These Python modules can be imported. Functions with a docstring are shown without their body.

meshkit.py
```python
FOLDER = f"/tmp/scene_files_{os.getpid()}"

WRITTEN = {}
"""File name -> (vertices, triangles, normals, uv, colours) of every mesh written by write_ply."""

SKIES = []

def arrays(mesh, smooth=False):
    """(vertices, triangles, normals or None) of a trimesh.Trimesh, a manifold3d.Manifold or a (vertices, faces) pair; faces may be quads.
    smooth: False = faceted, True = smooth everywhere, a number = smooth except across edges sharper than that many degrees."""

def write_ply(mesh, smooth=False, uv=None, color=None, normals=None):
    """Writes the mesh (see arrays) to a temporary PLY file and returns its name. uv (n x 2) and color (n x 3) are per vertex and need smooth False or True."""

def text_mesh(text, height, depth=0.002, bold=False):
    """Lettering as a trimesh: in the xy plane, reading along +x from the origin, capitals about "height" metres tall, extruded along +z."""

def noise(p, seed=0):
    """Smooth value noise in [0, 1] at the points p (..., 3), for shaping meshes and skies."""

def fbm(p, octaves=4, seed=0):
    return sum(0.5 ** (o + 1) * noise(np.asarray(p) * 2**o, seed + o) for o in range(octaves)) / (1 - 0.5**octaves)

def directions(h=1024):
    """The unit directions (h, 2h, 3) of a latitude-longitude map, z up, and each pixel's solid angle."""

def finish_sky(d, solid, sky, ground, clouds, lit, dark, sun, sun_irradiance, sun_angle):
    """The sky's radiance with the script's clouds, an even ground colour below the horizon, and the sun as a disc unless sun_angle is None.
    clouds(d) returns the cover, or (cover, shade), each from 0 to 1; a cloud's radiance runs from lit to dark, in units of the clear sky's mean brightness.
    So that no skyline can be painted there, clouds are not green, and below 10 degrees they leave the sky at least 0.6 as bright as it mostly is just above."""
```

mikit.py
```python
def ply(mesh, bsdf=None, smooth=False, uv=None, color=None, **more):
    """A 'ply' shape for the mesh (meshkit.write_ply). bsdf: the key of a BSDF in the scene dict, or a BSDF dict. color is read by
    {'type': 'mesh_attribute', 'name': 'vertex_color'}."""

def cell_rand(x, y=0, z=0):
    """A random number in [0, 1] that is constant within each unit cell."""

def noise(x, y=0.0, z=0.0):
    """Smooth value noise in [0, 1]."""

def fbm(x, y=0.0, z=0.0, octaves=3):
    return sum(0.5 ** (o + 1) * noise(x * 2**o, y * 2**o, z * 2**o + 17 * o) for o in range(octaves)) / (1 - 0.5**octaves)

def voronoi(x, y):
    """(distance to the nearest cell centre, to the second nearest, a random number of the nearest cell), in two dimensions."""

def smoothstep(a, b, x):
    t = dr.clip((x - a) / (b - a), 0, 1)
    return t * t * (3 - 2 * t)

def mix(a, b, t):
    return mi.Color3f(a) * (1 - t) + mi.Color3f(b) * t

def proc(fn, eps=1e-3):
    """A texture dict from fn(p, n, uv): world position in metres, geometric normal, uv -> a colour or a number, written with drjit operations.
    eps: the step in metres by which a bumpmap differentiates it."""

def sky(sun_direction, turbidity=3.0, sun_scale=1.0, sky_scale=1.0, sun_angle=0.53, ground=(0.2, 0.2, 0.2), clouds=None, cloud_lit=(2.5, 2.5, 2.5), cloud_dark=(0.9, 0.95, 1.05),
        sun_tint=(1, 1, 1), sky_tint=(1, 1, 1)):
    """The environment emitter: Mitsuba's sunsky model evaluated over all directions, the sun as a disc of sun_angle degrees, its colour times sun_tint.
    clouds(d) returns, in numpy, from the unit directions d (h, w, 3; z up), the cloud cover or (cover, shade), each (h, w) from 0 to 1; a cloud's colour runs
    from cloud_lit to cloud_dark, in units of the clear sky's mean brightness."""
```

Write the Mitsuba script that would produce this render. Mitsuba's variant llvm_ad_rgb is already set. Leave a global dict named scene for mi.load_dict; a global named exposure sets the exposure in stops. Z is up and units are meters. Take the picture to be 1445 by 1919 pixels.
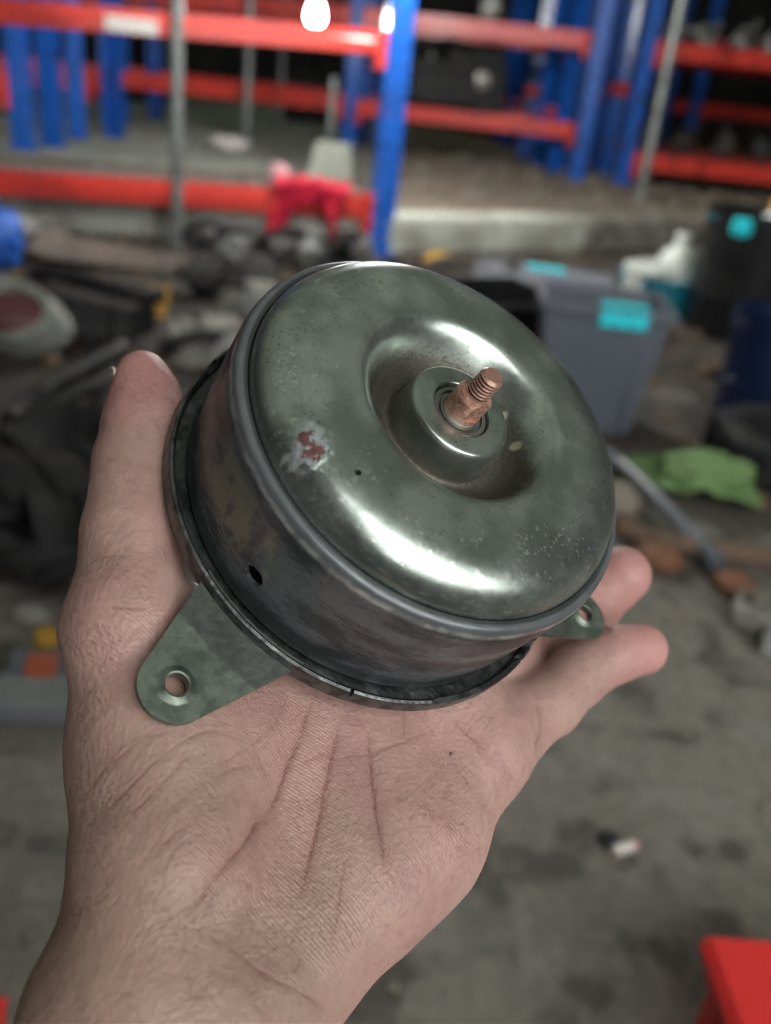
import math, random
import numpy as np, trimesh, manifold3d as m3
import drjit as dr, mitsuba as mi
import mikit
from mikit import proc, noise, fbm, voronoi, smoothstep, mix
from shapely.geometry import Polygon, Point
T = mi.ScalarTransform4f
rnd = random.Random(7)
rng = np.random.default_rng(11)
PI = math.pi
scene, labels = {'type': 'scene'}, {}

# ================================================================ camera, sky, exposure
exposure = 3.85
scene['camera'] = {'type': 'thinlens', 'fov': 46.05, 'fov_axis': 'x', 'aperture_radius': 0.0015, 'focus_distance': 0.182, 'near_clip': 0.01, 'far_clip': 200.0,
    'to_world': T().look_at(origin=[0, 0, 0.6], target=[0, 0.898794, 0.6 - 0.438371], up=[-0.109734, 0.435724, 0.893366])}
def overcast(d):
    import meshkit
    c = meshkit.fbm(d * np.array([3.0, 3.0, 5.0]), 4, 3)
    return np.full(d.shape[:2], 0.93), np.clip(c * 1.3 - 0.3, 0, 1)
scene['sky'] = mikit.sky((0.35, -0.7, 0.75), turbidity=4, sun_scale=0.0, sky_scale=1.0, ground=(0.25, 0.25, 0.24), clouds=overcast, cloud_lit=(4.2, 4.2, 4.1), cloud_dark=(2.6, 2.65, 2.7))

# ================================================================ helpers
USED = set()
def uniq(key):
    k, i = key, 0
    while k in USED:
        i += 1; k = '%s_%03d' % (key, i)
    USED.add(k); return k
def tag(k, label=None, cat=None, group=None, kind=None):
    d = {q: v for q, v in (('label', label), ('category', cat), ('group', group), ('kind', kind)) if v}
    if d: labels.setdefault(k, {}).update(d)
XF = None
def S(loc, s=1.0):
    """The things built next are scaled by s about loc."""
    global XF
    XF = None if s == 1.0 else (np.array(loc, float), s)
    return tuple(loc)
def obj(key, mesh, mat, label=None, cat=None, group=None, kind=None, smooth=35, **more):
    if XF is not None:
        mesh = mesh.copy(); mesh.vertices = XF[0] + (np.asarray(mesh.vertices) - XF[0]) * XF[1]
    k = uniq(key); scene[k] = mikit.ply(mesh, mat, smooth=smooth, **more); tag(k, label, cat, group, kind); return k
def thing(name, label, cat, group=None, kind=None):
    k = uniq(name); tag(k, label, cat, group, kind); return k
def part(parent, name, mesh, mat, label=None, smooth=35, kind=None, **more):
    return obj(parent + '__' + name, mesh, mat, label, None, None, kind, smooth, **more)
def rz(a):
    c, s = math.cos(a), math.sin(a); return np.array([[c, -s, 0], [s, c, 0], [0, 0, 1.0]])
def rx(a):
    c, s = math.cos(a), math.sin(a); return np.array([[1.0, 0, 0], [0, c, -s], [0, s, c]])
def ry(a):
    c, s = math.cos(a), math.sin(a); return np.array([[c, 0, s], [0, 1.0, 0], [-s, 0, c]])
def mv(mesh, loc=(0, 0, 0), R=None, s=1.0):
    m = mesh.copy(); V = np.array(m.vertices) * s
    if R is not None: V = V @ R.T
    m.vertices = V + np.array(loc); return m
def cat(*ms): return trimesh.util.concatenate([m for q in ms for m in (q if isinstance(q, list) else [q])])
def box(x, y, z, b=0.004, c=(0, 0, 0)):
    """A chamfered box, centred on c."""
    h = np.array([x, y, z]) / 2; b = min(b, h.min() * 0.9); P = []
    for s in np.ndindex(2, 2, 2):
        q = np.array(s) * 2 - 1
        for k in range(3):
            v = h - b; v[k] = h[k]; P.append(q * v)
    m = trimesh.convex.convex_hull(np.array(P)); m.vertices = m.vertices + np.array(c); return m
def lathe(prof, n=40, closed=False):
    prof = np.array(prof, float)
    if closed: prof = np.vstack([prof, prof[:1]])
    k = len(prof); a = np.arange(n) * 2 * PI / n
    V = np.stack([prof[:, None, 0] * np.cos(a), prof[:, None, 0] * np.sin(a), np.broadcast_to(prof[:, None, 1], (k, n))], -1).reshape(-1, 3)
    i, j = np.meshgrid(np.arange(k - 1), np.arange(n), indexing='ij')
    q = np.stack([i * n + j, i * n + (j + 1) % n, (i + 1) * n + (j + 1) % n, (i + 1) * n + j], -1).reshape(-1, 4)
    F = np.vstack([q[:, [0, 1, 2]], q[:, [0, 2, 3]]])
    m = trimesh.Trimesh(V, F, process=False); m.merge_vertices(); m.update_faces(m.nondegenerate_faces()); m.remove_unreferenced_vertices()
    if m.volume < 0: m.invert()
    return m
def tube(pts, r, n=10, sub=6):
    from scipy.interpolate import CubicSpline
    pts = np.array(pts, float); r = np.broadcast_to(r, (len(pts),)).astype(float)
    if sub > 1 and len(pts) > 2:
        t = np.arange(len(pts)); tt = np.linspace(0, len(pts) - 1, (len(pts) - 1) * sub + 1)
        r = np.interp(tt, t, r); pts = CubicSpline(t, pts)(tt)
    d = np.gradient(pts, axis=0); d /= np.linalg.norm(d, axis=1, keepdims=True)
    u = np.cross(d[0], [0, 0, 1] if abs(d[0][2]) < 0.9 else [1, 0, 0]); V = []
    a = np.arange(n) * 2 * PI / n
    for p, q, rr in zip(pts, d, r):
        u = u - q * (u @ q); u /= np.linalg.norm(u); w = np.cross(q, u)
        V.append(p + rr * (np.cos(a)[:, None] * u + np.sin(a)[:, None] * w))
    V = np.vstack(V + [pts[:1], pts[-1:]]); k = len(pts)
    i, j = np.meshgrid(np.arange(k - 1), np.arange(n), indexing='ij')
    q = np.stack([i * n + j, i * n + (j + 1) % n, (i + 1) * n + (j + 1) % n, (i + 1) * n + j], -1).reshape(-1, 4)
    jj = np.arange(n); c0, c1 = k * n, k * n + 1
    F = np.vstack([q[:, [0, 1, 2]], q[:, [0, 2, 3]], np.stack([0 * jj + c0, (jj + 1) % n, jj], 1), np.stack([0 * jj + c1, (k - 1) * n + jj, (k - 1) * n + (jj + 1) % n], 1)])
    return trimesh.Trimesh(V, F, process=False)
def blob(rx_, ry_, rz_, amp=0.25, freq=2.5, seed=0, sub=3):
    import meshkit
    m = trimesh.creation.icosphere(subdivisions=sub); V = np.array(m.vertices)
    V = V * (1 + amp * (2 * meshkit.fbm(V * freq + 20, 3, seed) - 1))[:, None] * np.array([rx_, ry_, rz_])
    m.vertices = V; return m
def sheet(fn, nu, nv, th=0.003):
    """A cloth or plate: fn(u, v) in [0,1]^2 -> points, given a thickness."""
    u, v = np.meshgrid(np.linspace(0, 1, nu), np.linspace(0, 1, nv), indexing='ij')
    P = fn(u, v); du, dv = np.gradient(P, axis=0), np.gradient(P, axis=1)
    N = np.cross(du, dv); N /= np.linalg.norm(N, axis=-1, keepdims=True) + 1e-12
    top, bot = (P + N * th / 2).reshape(-1, 3), (P - N * th / 2).reshape(-1, 3)
    i, j = np.meshgrid(np.arange(nu - 1), np.arange(nv - 1), indexing='ij'); i, j = i.ravel(), j.ravel()
    q = np.stack([i * nv + j, (i + 1) * nv + j, (i + 1) * nv + j + 1, i * nv + j + 1], 1); o = nu * nv
    rim = [k * nv for k in range(nu)] + [(nu - 1) * nv + k for k in range(1, nv)] + [k * nv + nv - 1 for k in range(nu - 2, -1, -1)] + [k for k in range(nv - 2, 0, -1)]
    rim = np.array(rim); nx = np.roll(rim, -1); e = np.stack([rim, rim + o, nx + o, nx], 1)
    Q = np.vstack([q, q[:, ::-1] + o, e])
    return trimesh.Trimesh(np.vstack([top, bot]), np.vstack([Q[:, [0, 1, 2]], Q[:, [0, 2, 3]]]), process=False)
def man(m):
    if m.volume < 0: m = m.copy(); m.invert()
    return m3.Manifold(m3.Mesh(np.asarray(m.vertices, np.float32), np.asarray(m.faces, np.uint32)))
def unman(M):
    q = M.to_mesh(); return trimesh.Trimesh(q.vert_properties[:, :3], q.tri_verts, process=False)

# ================================================================ materials
def mat(name, col, rough=0.5, metal=0.0, spec=0.5, bump=None, bscale=0.001, **more):
    d = {'type': 'principled', 'base_color': proc(col) if callable(col) else {'type': 'rgb', 'value': list(col)},
         'roughness': proc(rough) if callable(rough) else rough, 'metallic': metal, 'specular': spec, **more}
    if bump is not None: d = {'type': 'bumpmap', 'arbitrary': {**proc(bump, eps=0.0004)}, 'scale': bscale, 'bsdf': d}
    scene[name] = {'type': 'twosided', 'bsdf': d}
    return name
def dirty(c, d=(0.05, 0.045, 0.04), s=9.0, lo=0.45, hi=0.75):
    def fn(p, n, uv): return mix(c, d, smoothstep(lo, hi, fbm(p.x * s, p.y * s, p.z * s, 4)) * 0.8)
    return fn
mat('m_blue', dirty((0.014, 0.115, 0.52), (0.02, 0.05, 0.18), 12, 0.5, 0.85), 0.22)
mat('m_red', dirty((0.68, 0.055, 0.040), (0.38, 0.045, 0.038), 10, 0.5, 0.85), 0.22)
mat('m_pinkred', dirty((0.55, 0.10, 0.09), (0.30, 0.10, 0.09), 8, 0.4, 0.8), 0.35)
mat('m_galv', dirty((0.33, 0.36, 0.35), (0.20, 0.20, 0.19), 15), 0.4, 0.5)
mat('m_black', dirty((0.007, 0.007, 0.008), (0.02, 0.019, 0.018), 14, 0.45, 0.75), 0.5, 0.0, 0.3)
mat('m_rubber', dirty((0.015, 0.015, 0.017), (0.038, 0.035, 0.032), 18, 0.45, 0.75), 0.65, 0.0, 0.3)
mat('m_scrap', dirty((0.010, 0.010, 0.011), (0.035, 0.031, 0.028), 12, 0.5, 0.85), 0.75, 0.0, 0.12)
mat('m_iron', dirty((0.085, 0.082, 0.078), (0.025, 0.022, 0.02), 22, 0.42, 0.62), 0.5, 0.35)
mat('m_alu', dirty((0.42, 0.42, 0.40), (0.10, 0.095, 0.085), 25, 0.42, 0.66), 0.42, 0.45)
mat('m_castgrey', dirty((0.26, 0.245, 0.215), (0.10, 0.09, 0.075), 20, 0.42, 0.7), 0.7)
mat('m_greybin', dirty((0.105, 0.12, 0.15), (0.07, 0.072, 0.08), 6, 0.45, 0.8), 0.45)
mat('m_slate', dirty((0.17, 0.18, 0.20), (0.08, 0.08, 0.085), 8, 0.5, 0.85), 0.4)
mat('m_cyan', (0.03, 0.68, 0.78), 0.3)
mat('m_teal', (0.012, 0.19, 0.25), 0.35)
mat('m_navy', (0.006, 0.013, 0.045), 0.3)
mat('m_white', dirty((0.70, 0.74, 0.68), (0.35, 0.36, 0.31), 16, 0.55, 0.85), 0.4)
mat('m_paper', (0.80, 0.76, 0.72), 0.6)
mat('m_bag', (0.03, 0.15, 0.62), 0.25)
mat('m_yellow', dirty((0.55, 0.30, 0.04), (0.30, 0.17, 0.05), 20, 0.5, 0.8), 0.5)
mat('m_orange', (0.33, 0.075, 0.035), 0.5)
mat('m_scarlet', (0.72, 0.035, 0.032), 0.33)
mat('m_cloth', dirty((0.60, 0.010, 0.045), (0.42, 0.008, 0.03), 30, 0.4, 0.7), 0.85, sheen=0.4)
mat('m_clothpink', (0.72, 0.40, 0.44), 0.8)
mat('m_green', dirty((0.17, 0.29, 0.11), (0.08, 0.14, 0.05), 22, 0.42, 0.75), 0.7)
mat('m_lensgrey', dirty((0.34, 0.35, 0.32), (0.17, 0.16, 0.14), 14, 0.45, 0.7), 0.35)
mat('m_maroon', (0.13, 0.045, 0.05), 0.25)
mat('m_rust', dirty((0.20, 0.09, 0.05), (0.08, 0.045, 0.03), 30), 0.75)
mat('m_wood', dirty((0.16, 0.10, 0.065), (0.08, 0.055, 0.04), 18), 0.8)
mat('m_wall', dirty((0.032, 0.033, 0.032), (0.012, 0.012, 0.012), 3), 0.9)
mat('m_steelbeam', (0.05, 0.055, 0.055), 0.6)
mat('m_curb', dirty((0.50, 0.52, 0.45), (0.24, 0.23, 0.19), 6, 0.42, 0.72), 0.85)
mat('m_stone', dirty((0.24, 0.21, 0.17), (0.12, 0.10, 0.08), 30), 0.9)
mat('m_dusty', dirty((0.16, 0.13, 0.115), (0.08, 0.065, 0.055), 9), 0.8)
mat('m_leaf', dirty((0.16, 0.10, 0.05), (0.07, 0.045, 0.03), 40), 0.8)
def floor_col(p, n, uv):
    a = fbm(p.x * 2.2, p.y * 2.2, p.z, 5); b = fbm(p.x * 26 + 5, p.y * 26, p.z, 4); c = fbm(p.x * 110, p.y * 110, p.z, 3)
    col = mix((0.125, 0.115, 0.098), (0.23, 0.21, 0.18), smoothstep(0.3, 0.7, a))
    col = mix(col, (0.06, 0.052, 0.045), smoothstep(0.50, 0.72, b) * 0.75)
    col = mix(col, (0.27, 0.26, 0.23), smoothstep(0.60, 0.80, fbm(p.x * 14 + 31, p.y * 14, p.z, 4)) * 0.55)
    col = mix(col, mix((0.028, 0.023, 0.02), (0.095, 0.07, 0.054), smoothstep(0.35, 0.7, b)), smoothstep(1.12, 1.5, p.y + 0.5 * (a - 0.5)) * smoothstep(0.15, 0.42, fbm(p.x * 5 + 3, p.y * 5, p.z, 4)) * 0.9)
    col = mix(col, (0.048, 0.042, 0.037), smoothstep(-0.12, -0.32, p.x + 0.25 * (a - 0.5)) * smoothstep(0.92, 1.08, p.y + 0.2 * (b - 0.5)) * 0.85)
    col = mix(col, (0.30, 0.30, 0.28), smoothstep(-0.9, -1.3, p.y))
    return col * (0.58 + 0.45 * c)
mat('m_floor', floor_col, 0.75, bump=lambda p, n, uv: fbm(p.x * 45, p.y * 45, p.z, 4), bscale=0.004)
def slab_col(p, n, uv):
    a = fbm(p.x * 3.1, p.y * 3.1, p.z, 5); b = fbm(p.x * 22 + 5, p.y * 22, p.z, 4)
    col = mix((0.19, 0.195, 0.17), (0.30, 0.31, 0.27), smoothstep(0.3, 0.7, a))
    dirt = mix((0.12, 0.095, 0.07), (0.26, 0.21, 0.165), smoothstep(0.3, 0.7, b))
    col = mix(col, dirt, smoothstep(-0.5, -0.05, p.x + 0.6 * (a - 0.5)))
    return mix(col, (0.05, 0.045, 0.04), smoothstep(0.55, 0.75, b) * 0.6)
mat('m_slab', slab_col, 0.85, bump=lambda p, n, uv: fbm(p.x * 40, p.y * 40, p.z, 4), bscale=0.006)
scene['m_roof'] = {'type': 'principledthin', 'base_color': {'type': 'rgb', 'value': [0.60, 0.64, 0.575]}, 'roughness': 0.6, 'diff_trans': 0.36, 'spec_trans': 0.0}

# ================================================================ the setting
PZ = 0.137                                                     # height of the raised slab at the back
obj('floor', cat(box(60, 60, 0.3, 0.01, (0, -8, -0.15))), 'm_floor', 'dirty grey concrete yard floor', None, None, 'structure', smooth=False)
CL, CM, CRt = np.array((-1.267, 3.052, 0.0)), np.array((-0.058, 3.314, 0.0)), np.array((0.692, 3.838, 0.0))
dirR = (CRt - CM) / np.linalg.norm(CRt - CM)
edge = [CL + (CL - CM) * 3, CL, CM, CRt, CRt + dirR * 5]
back = 14.0
poly = Polygon([(q[0], q[1] + 0.13) for q in edge] + [(edge[-1][0], back), (edge[0][0], back)])
slab = trimesh.creation.extrude_polygon(poly, PZ - 0.004, engine='earcut')
obj('floor', slab, 'm_slab', 'raised concrete slab strewn with dirt under the racks', None, None, 'structure', smooth=False)
curb = thing('curb', 'pale concrete kerb along the edge of the raised slab', None, None, 'structure')
for s0, s1 in zip(edge[:-1], edge[1:]):
    L = np.linalg.norm(s1 - s0); d = (s1 - s0) / L; nb = max(1, round(L / 0.42)); ang = math.atan2(d[1], d[0])
    for i in range(nb):
        c = s0 + d * (i + 0.5) * L / nb + np.array([-d[1], d[0], 0]) * 0.065
        part(curb, 'block', mv(box(L / nb - 0.006, 0.13, PZ + rnd.uniform(-0.004, 0.006), 0.012), (c[0], c[1], PZ / 2), rz(ang + rnd.uniform(-.01, .01))), 'm_castgrey' if c[0] > CRt[0] - 0.05 else 'm_curb')
obj('wall_back', box(26, 0.2, 4.4, 0.01, (0, 11.6, 2.2)), 'm_wall', 'dark back wall of the open shed', None, None, 'structure', smooth=False)
obj('wall_left', box(0.2, 13.3, 4.0, 0.01, (-5.2, 4.95, 2.0)), 'm_wall', 'dark side wall of the open shed', None, None, 'structure', smooth=False)
roof = thing('unseen_ceiling', 'unseen translucent greenish sheet roof, placed to dim and soften the sky light', None, None, 'structure')  # unseen roof; sheet and beams chosen for the overhead light and its reflection
RY0, RZ = -1.6, 2.8
obj('unseen_wall_front', box(4.1, 0.10, 1.7, 0.01, (-1.95, -0.55, 0.85)), 'm_wall', 'unseen dark partition behind the camera, placed to darken the arm and the near floor', None, None, 'structure', smooth=False)  # unseen partition, placed to block light from the arm and near floor
part('unseen_wall_front', 'return', box(3.5, 0.10, 2.6, 0.01, (3.48, -0.57, 1.3)), 'm_wall', smooth=False)  # unseen side panel, placed to cut the highlight on the motor rim
obj('unseen_wall_right', box(0.2, 12.3, 4.0, 0.01, (5.3, 5.45, 2.0)), 'm_wall', 'unseen dark wall at the right, placed to dim the light on the motor rim', None, None, 'structure', smooth=False)  # out of view; placed to cut the light coming from the right
part('unseen_wall_front', 'unseen_low_wall', box(3.6, 0.10, 0.46, 0.01, (1.90, -0.55, 0.23)), 'm_wall', smooth=False)  # unseen low wall, placed to darken the floor near the camera
def corr(u, v):
    x = -5.3 + u * 13.5; y = RY0 + v * (11.7 - RY0)
    return np.stack([x, y, RZ + 0.07 * (y - RY0) + 0.02 * np.sin(x * 42)], -1)
part(roof, 'sheet', sheet(corr, 700, 2, 0.002), 'm_roof', smooth=True)
for x in (-4.4, -2.2, 0.0, 2.2, 4.4, 6.6):
    part(roof, 'rafter', mv(box(0.1, 13.2, 0.16, 0.01), (x, 5.05, RZ + 0.07 * 6.65 - 0.06), rx(math.atan(0.07))), 'm_steelbeam')
for y in (-1.4, -0.2, 1.2, 2.6, 4.0, 5.4, 6.8, 8.2, 9.8, 11.2):
    part(roof, 'purlin', box(13.2, 0.07, 0.05, 0.006, (1.4, y, RZ + 0.07 * (y - RY0) - 0.05)), 'm_steelbeam')

# ================================================================ the fan motor (millimetres in its own frame, axis +z)
RIG = np.array([[ 9.047674940e-04, -9.119444994e-05,  4.160280689e-04,  1.028397461e-02],
                [ 2.808956026e-04,  8.620175225e-04, -4.219282538e-04,  1.777998721e-01],
                [-3.201459702e-04,  4.986074239e-04,  8.055415536e-04,  5.340067573e-01],
                [ 0.000000000e+00,  0.000000000e+00,  0.000000000e+00,  1.000000000e+00]])
RI = np.linalg.inv(RIG)
def rig(mesh):
    m = mesh.copy(); V = np.asarray(m.vertices) @ RIG[:3, :3].T + RIG[:3, 3]; m.vertices = V; return m
def loc(p):
    q = [p.x - float(RIG[0, 3]), p.y - float(RIG[1, 3]), p.z - float(RIG[2, 3])]
    return [sum(float(RI[i, j]) * q[j] for j in range(3)) for i in range(3)]
def polar(p):
    x, y, z = loc(p); return x, y, z, dr.sqrt(x * x + y * y), dr.atan2(y, x)
def spot(x, y, cx, cy, s, seed, amt=0.55, fq=0.7):
    d = dr.sqrt(dr.square((x - cx) / s) + dr.square((y - cy) / (1.25 * s)))
    return smoothstep(0.25, -0.25, d - 0.9 + (fbm(x * fq + seed, y * fq, 0.0, 4) - 0.5) * 2 * amt)
SPOT = (-32.29, -20.89)
def dome_col(p, n, uv):
    x, y, z, r, a = polar(p)
    f = fbm(x * 0.11, y * 0.11, z * 0.11, 5); g = fbm(x * 2.1 + 7, y * 2.1, z * 2.1, 4)
    col = mix((0.25, 0.285, 0.252), (0.44, 0.485, 0.44), smoothstep(0.3, 0.7, f))
    col = mix(col, (0.12, 0.13, 0.115), smoothstep(0.56, 0.78, g) * 0.6 * smoothstep(0.35, 0.6, fbm(x * 0.2 + 3, y * 0.2, z * 0.2, 3)))
    col = mix(col, (0.62, 0.64, 0.60), smoothstep(0.62, 0.78, fbm(x * 0.5 + 40, y * 0.5, z, 5)) * smoothstep(30, 40, r) * 0.6)
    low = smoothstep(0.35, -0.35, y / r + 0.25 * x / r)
    grime_shade = smoothstep(21.8, 20.2, r) * smoothstep(11.3, 12.3, r) * smoothstep(5.0 + 2.8 * low, 0.5 + 3.5 * low, z + 3.0 * (g - 0.5))  # dish grime; over the lower wall it also paints in the shading
    col = mix(col, mix((0.050, 0.042, 0.033), (0.16, 0.14, 0.11), g), grime_shade * 0.9)
    sp = spot(x, y, SPOT[0], SPOT[1], 3.4, 3.0, 1.1, 1.3)
    scuff = smoothstep(0.60, 0.74, fbm(x * 1.5 + 40, y * 1.5, z, 5)) * smoothstep(0.42, 0.62, fbm(x * 0.16 + 2, y * 0.16, z * .1, 3)) * smoothstep(24, 30, r) * smoothstep(0.2, -0.4, a + 0.4)
    col = mix(col, (0.70, 0.72, 0.72), scuff * 0.75)
    col = mix(col, mix((0.26, 0.29, 0.30), (0.52, 0.57, 0.60), fbm(x * 2.2, y * 2.2, 1.0, 4)), sp * 0.6)
    col = mix(col, (0.17, 0.06, 0.055), dr.maximum(spot(x, y, SPOT[0] - 0.9, SPOT[1] + 1.2, 1.2, 11.0, 1.0, 1.5), spot(x, y, SPOT[0] + 0.7, SPOT[1] - 1.0, 1.5, 15.0, 1.1, 1.5)) * 0.9)
    col = mix(col, (0.66, 0.60, 0.47), spot(x, y, 14.65, 8.37, 1.0, 5.0, 0.1) * smoothstep(12.5, 13.0, r) * 0.9)
    col = mix(col, (0.60, 0.55, 0.42), spot(x, y, 17.36, 1.05, 0.9, 9.0, 0.2) * 0.8)
    return col
def dome_rough(p, n, uv):
    x, y, z, r, a = polar(p)
    f = 0.20 + 0.16 * fbm(x * 0.9, y * 0.9, z * 0.9, 5)
    return f + 0.4 * spot(x, y, SPOT[0], SPOT[1], 3.6, 3.0) + 0.3 * smoothstep(21.5, 19.0, r) * smoothstep(11.3, 12.3, r) * smoothstep(4.5, 0.0, z)
def dome_bump(p, n, uv):
    x, y, z, r, a = polar(p)
    grit = smoothstep(1.5, -0.8, z) * smoothstep(12.0, 13.0, r) * smoothstep(22.0, 20.0, r)
    return 0.12 * fbm(x * 0.8, y * 0.8, z * 0.8, 3) + 0.25 * noise(r * 5.0, 1.0) * smoothstep(36, 40, r) * 0.3 + grit * 0.9 * noise(x * 1.6, y * 1.6, z * 1.6) + 1.2 * spot(x, y, SPOT[0], SPOT[1], 3.6, 3.0) * fbm(x * 1.8, y * 1.8, 0.0, 3)
OLA = -2.614
def can_col(p, n, uv):
    x, y, z, r, a = polar(p); u = a * 45.0
    f = fbm(u * 0.09, z * 0.22, 0.0, 5); g = fbm(u * 0.8, z * 3.2, 3.0, 4)
    col = mix((0.032, 0.037, 0.042), (0.115, 0.125, 0.132), smoothstep(0.35, 0.7, f * 0.7 + g * 0.3))
    ol = smoothstep(0.26, 0.10, dr.abs(a - OLA) + (fbm(u * 0.35, z * 0.2, 7.0, 4) - 0.5) * 0.6) * smoothstep(-24, -19, z + 9 * (g - 0.5)) * smoothstep(-4.0, -7.0, z + 3 * (g - 0.5))
    col = mix(col, mix((0.15, 0.155, 0.115), (0.20, 0.205, 0.155), g), ol * 0.75)
    sh_ = fbm(x * 0.35, y * 0.35, z * 0.35, 4)
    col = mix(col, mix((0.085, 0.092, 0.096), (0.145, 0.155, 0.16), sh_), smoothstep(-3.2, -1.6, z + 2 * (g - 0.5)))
    col = mix(col, (0.035, 0.038, 0.04), smoothstep(44.5, 43.9, r) * smoothstep(-1.5, -1.0, z) * 0.8)  # shading of the recess beside the groove, put into the can colour
    wear = smoothstep(1.15, 0.1, dr.abs(z + 2.1 + 1.1 * (fbm(u * 0.5, z * 0.5, 9.0, 5) - 0.5)))
    col = mix(col, (0.40, 0.415, 0.395), wear * (0.35 + 0.65 * smoothstep(0.3, 0.65, fbm(u * 0.3, 2.0, 0.0, 3))) * (0.45 + 0.55 * fbm(u * 1.4, z * 1.4, 2.0, 4)))
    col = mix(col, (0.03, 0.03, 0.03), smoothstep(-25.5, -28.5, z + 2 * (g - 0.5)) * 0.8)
    return col
def can_rough(p, n, uv):
    x, y, z, r, a = polar(p)
    return 0.26 + 0.2 * fbm(a * 20, z * 0.8, 0.0, 4)
def can_bump(p, n, uv):
    x, y, z, r, a = polar(p)
    return 0.25 * fbm(a * 28, z * 2.2, 0.0, 3) + 0.5 * fbm(a * 45, z * 1.2, 5.0, 3) * smoothstep(-24.0, -27.0, z)
def steel_col(p, n, uv):
    x, y, z, r, a = polar(p); f = fbm(x * 0.35, y * 0.35, z * 0.35, 5)
    col = mix((0.055, 0.06, 0.06), (0.135, 0.145, 0.142), smoothstep(0.35, 0.65, f))
    return mix(col, (0.05, 0.05, 0.048), smoothstep(0.45, 0.75, fbm(x * 2.6, y * 2.6, z * 2.6 + 5, 3)) * 0.35)
def ear_col(p, n, uv):
    x, y, z, r, a = polar(p); f = fbm(x * 0.3, y * 0.3, z * 0.3, 5)
    col = mix((0.112, 0.136, 0.11), (0.195, 0.228, 0.188), smoothstep(0.35, 0.65, f))
    stain = smoothstep(57.6, 56.8, r + 1.2 * (f - .5)) * 0.55 + smoothstep(0.5, 0.8, fbm(x * 2.8, y * 2.8, z, 4)) * 0.35  # dark stain towards the collar, with fine dark speckle
    return mix(col, (0.085, 0.09, 0.085), dr.minimum(stain, 1.0))
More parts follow.
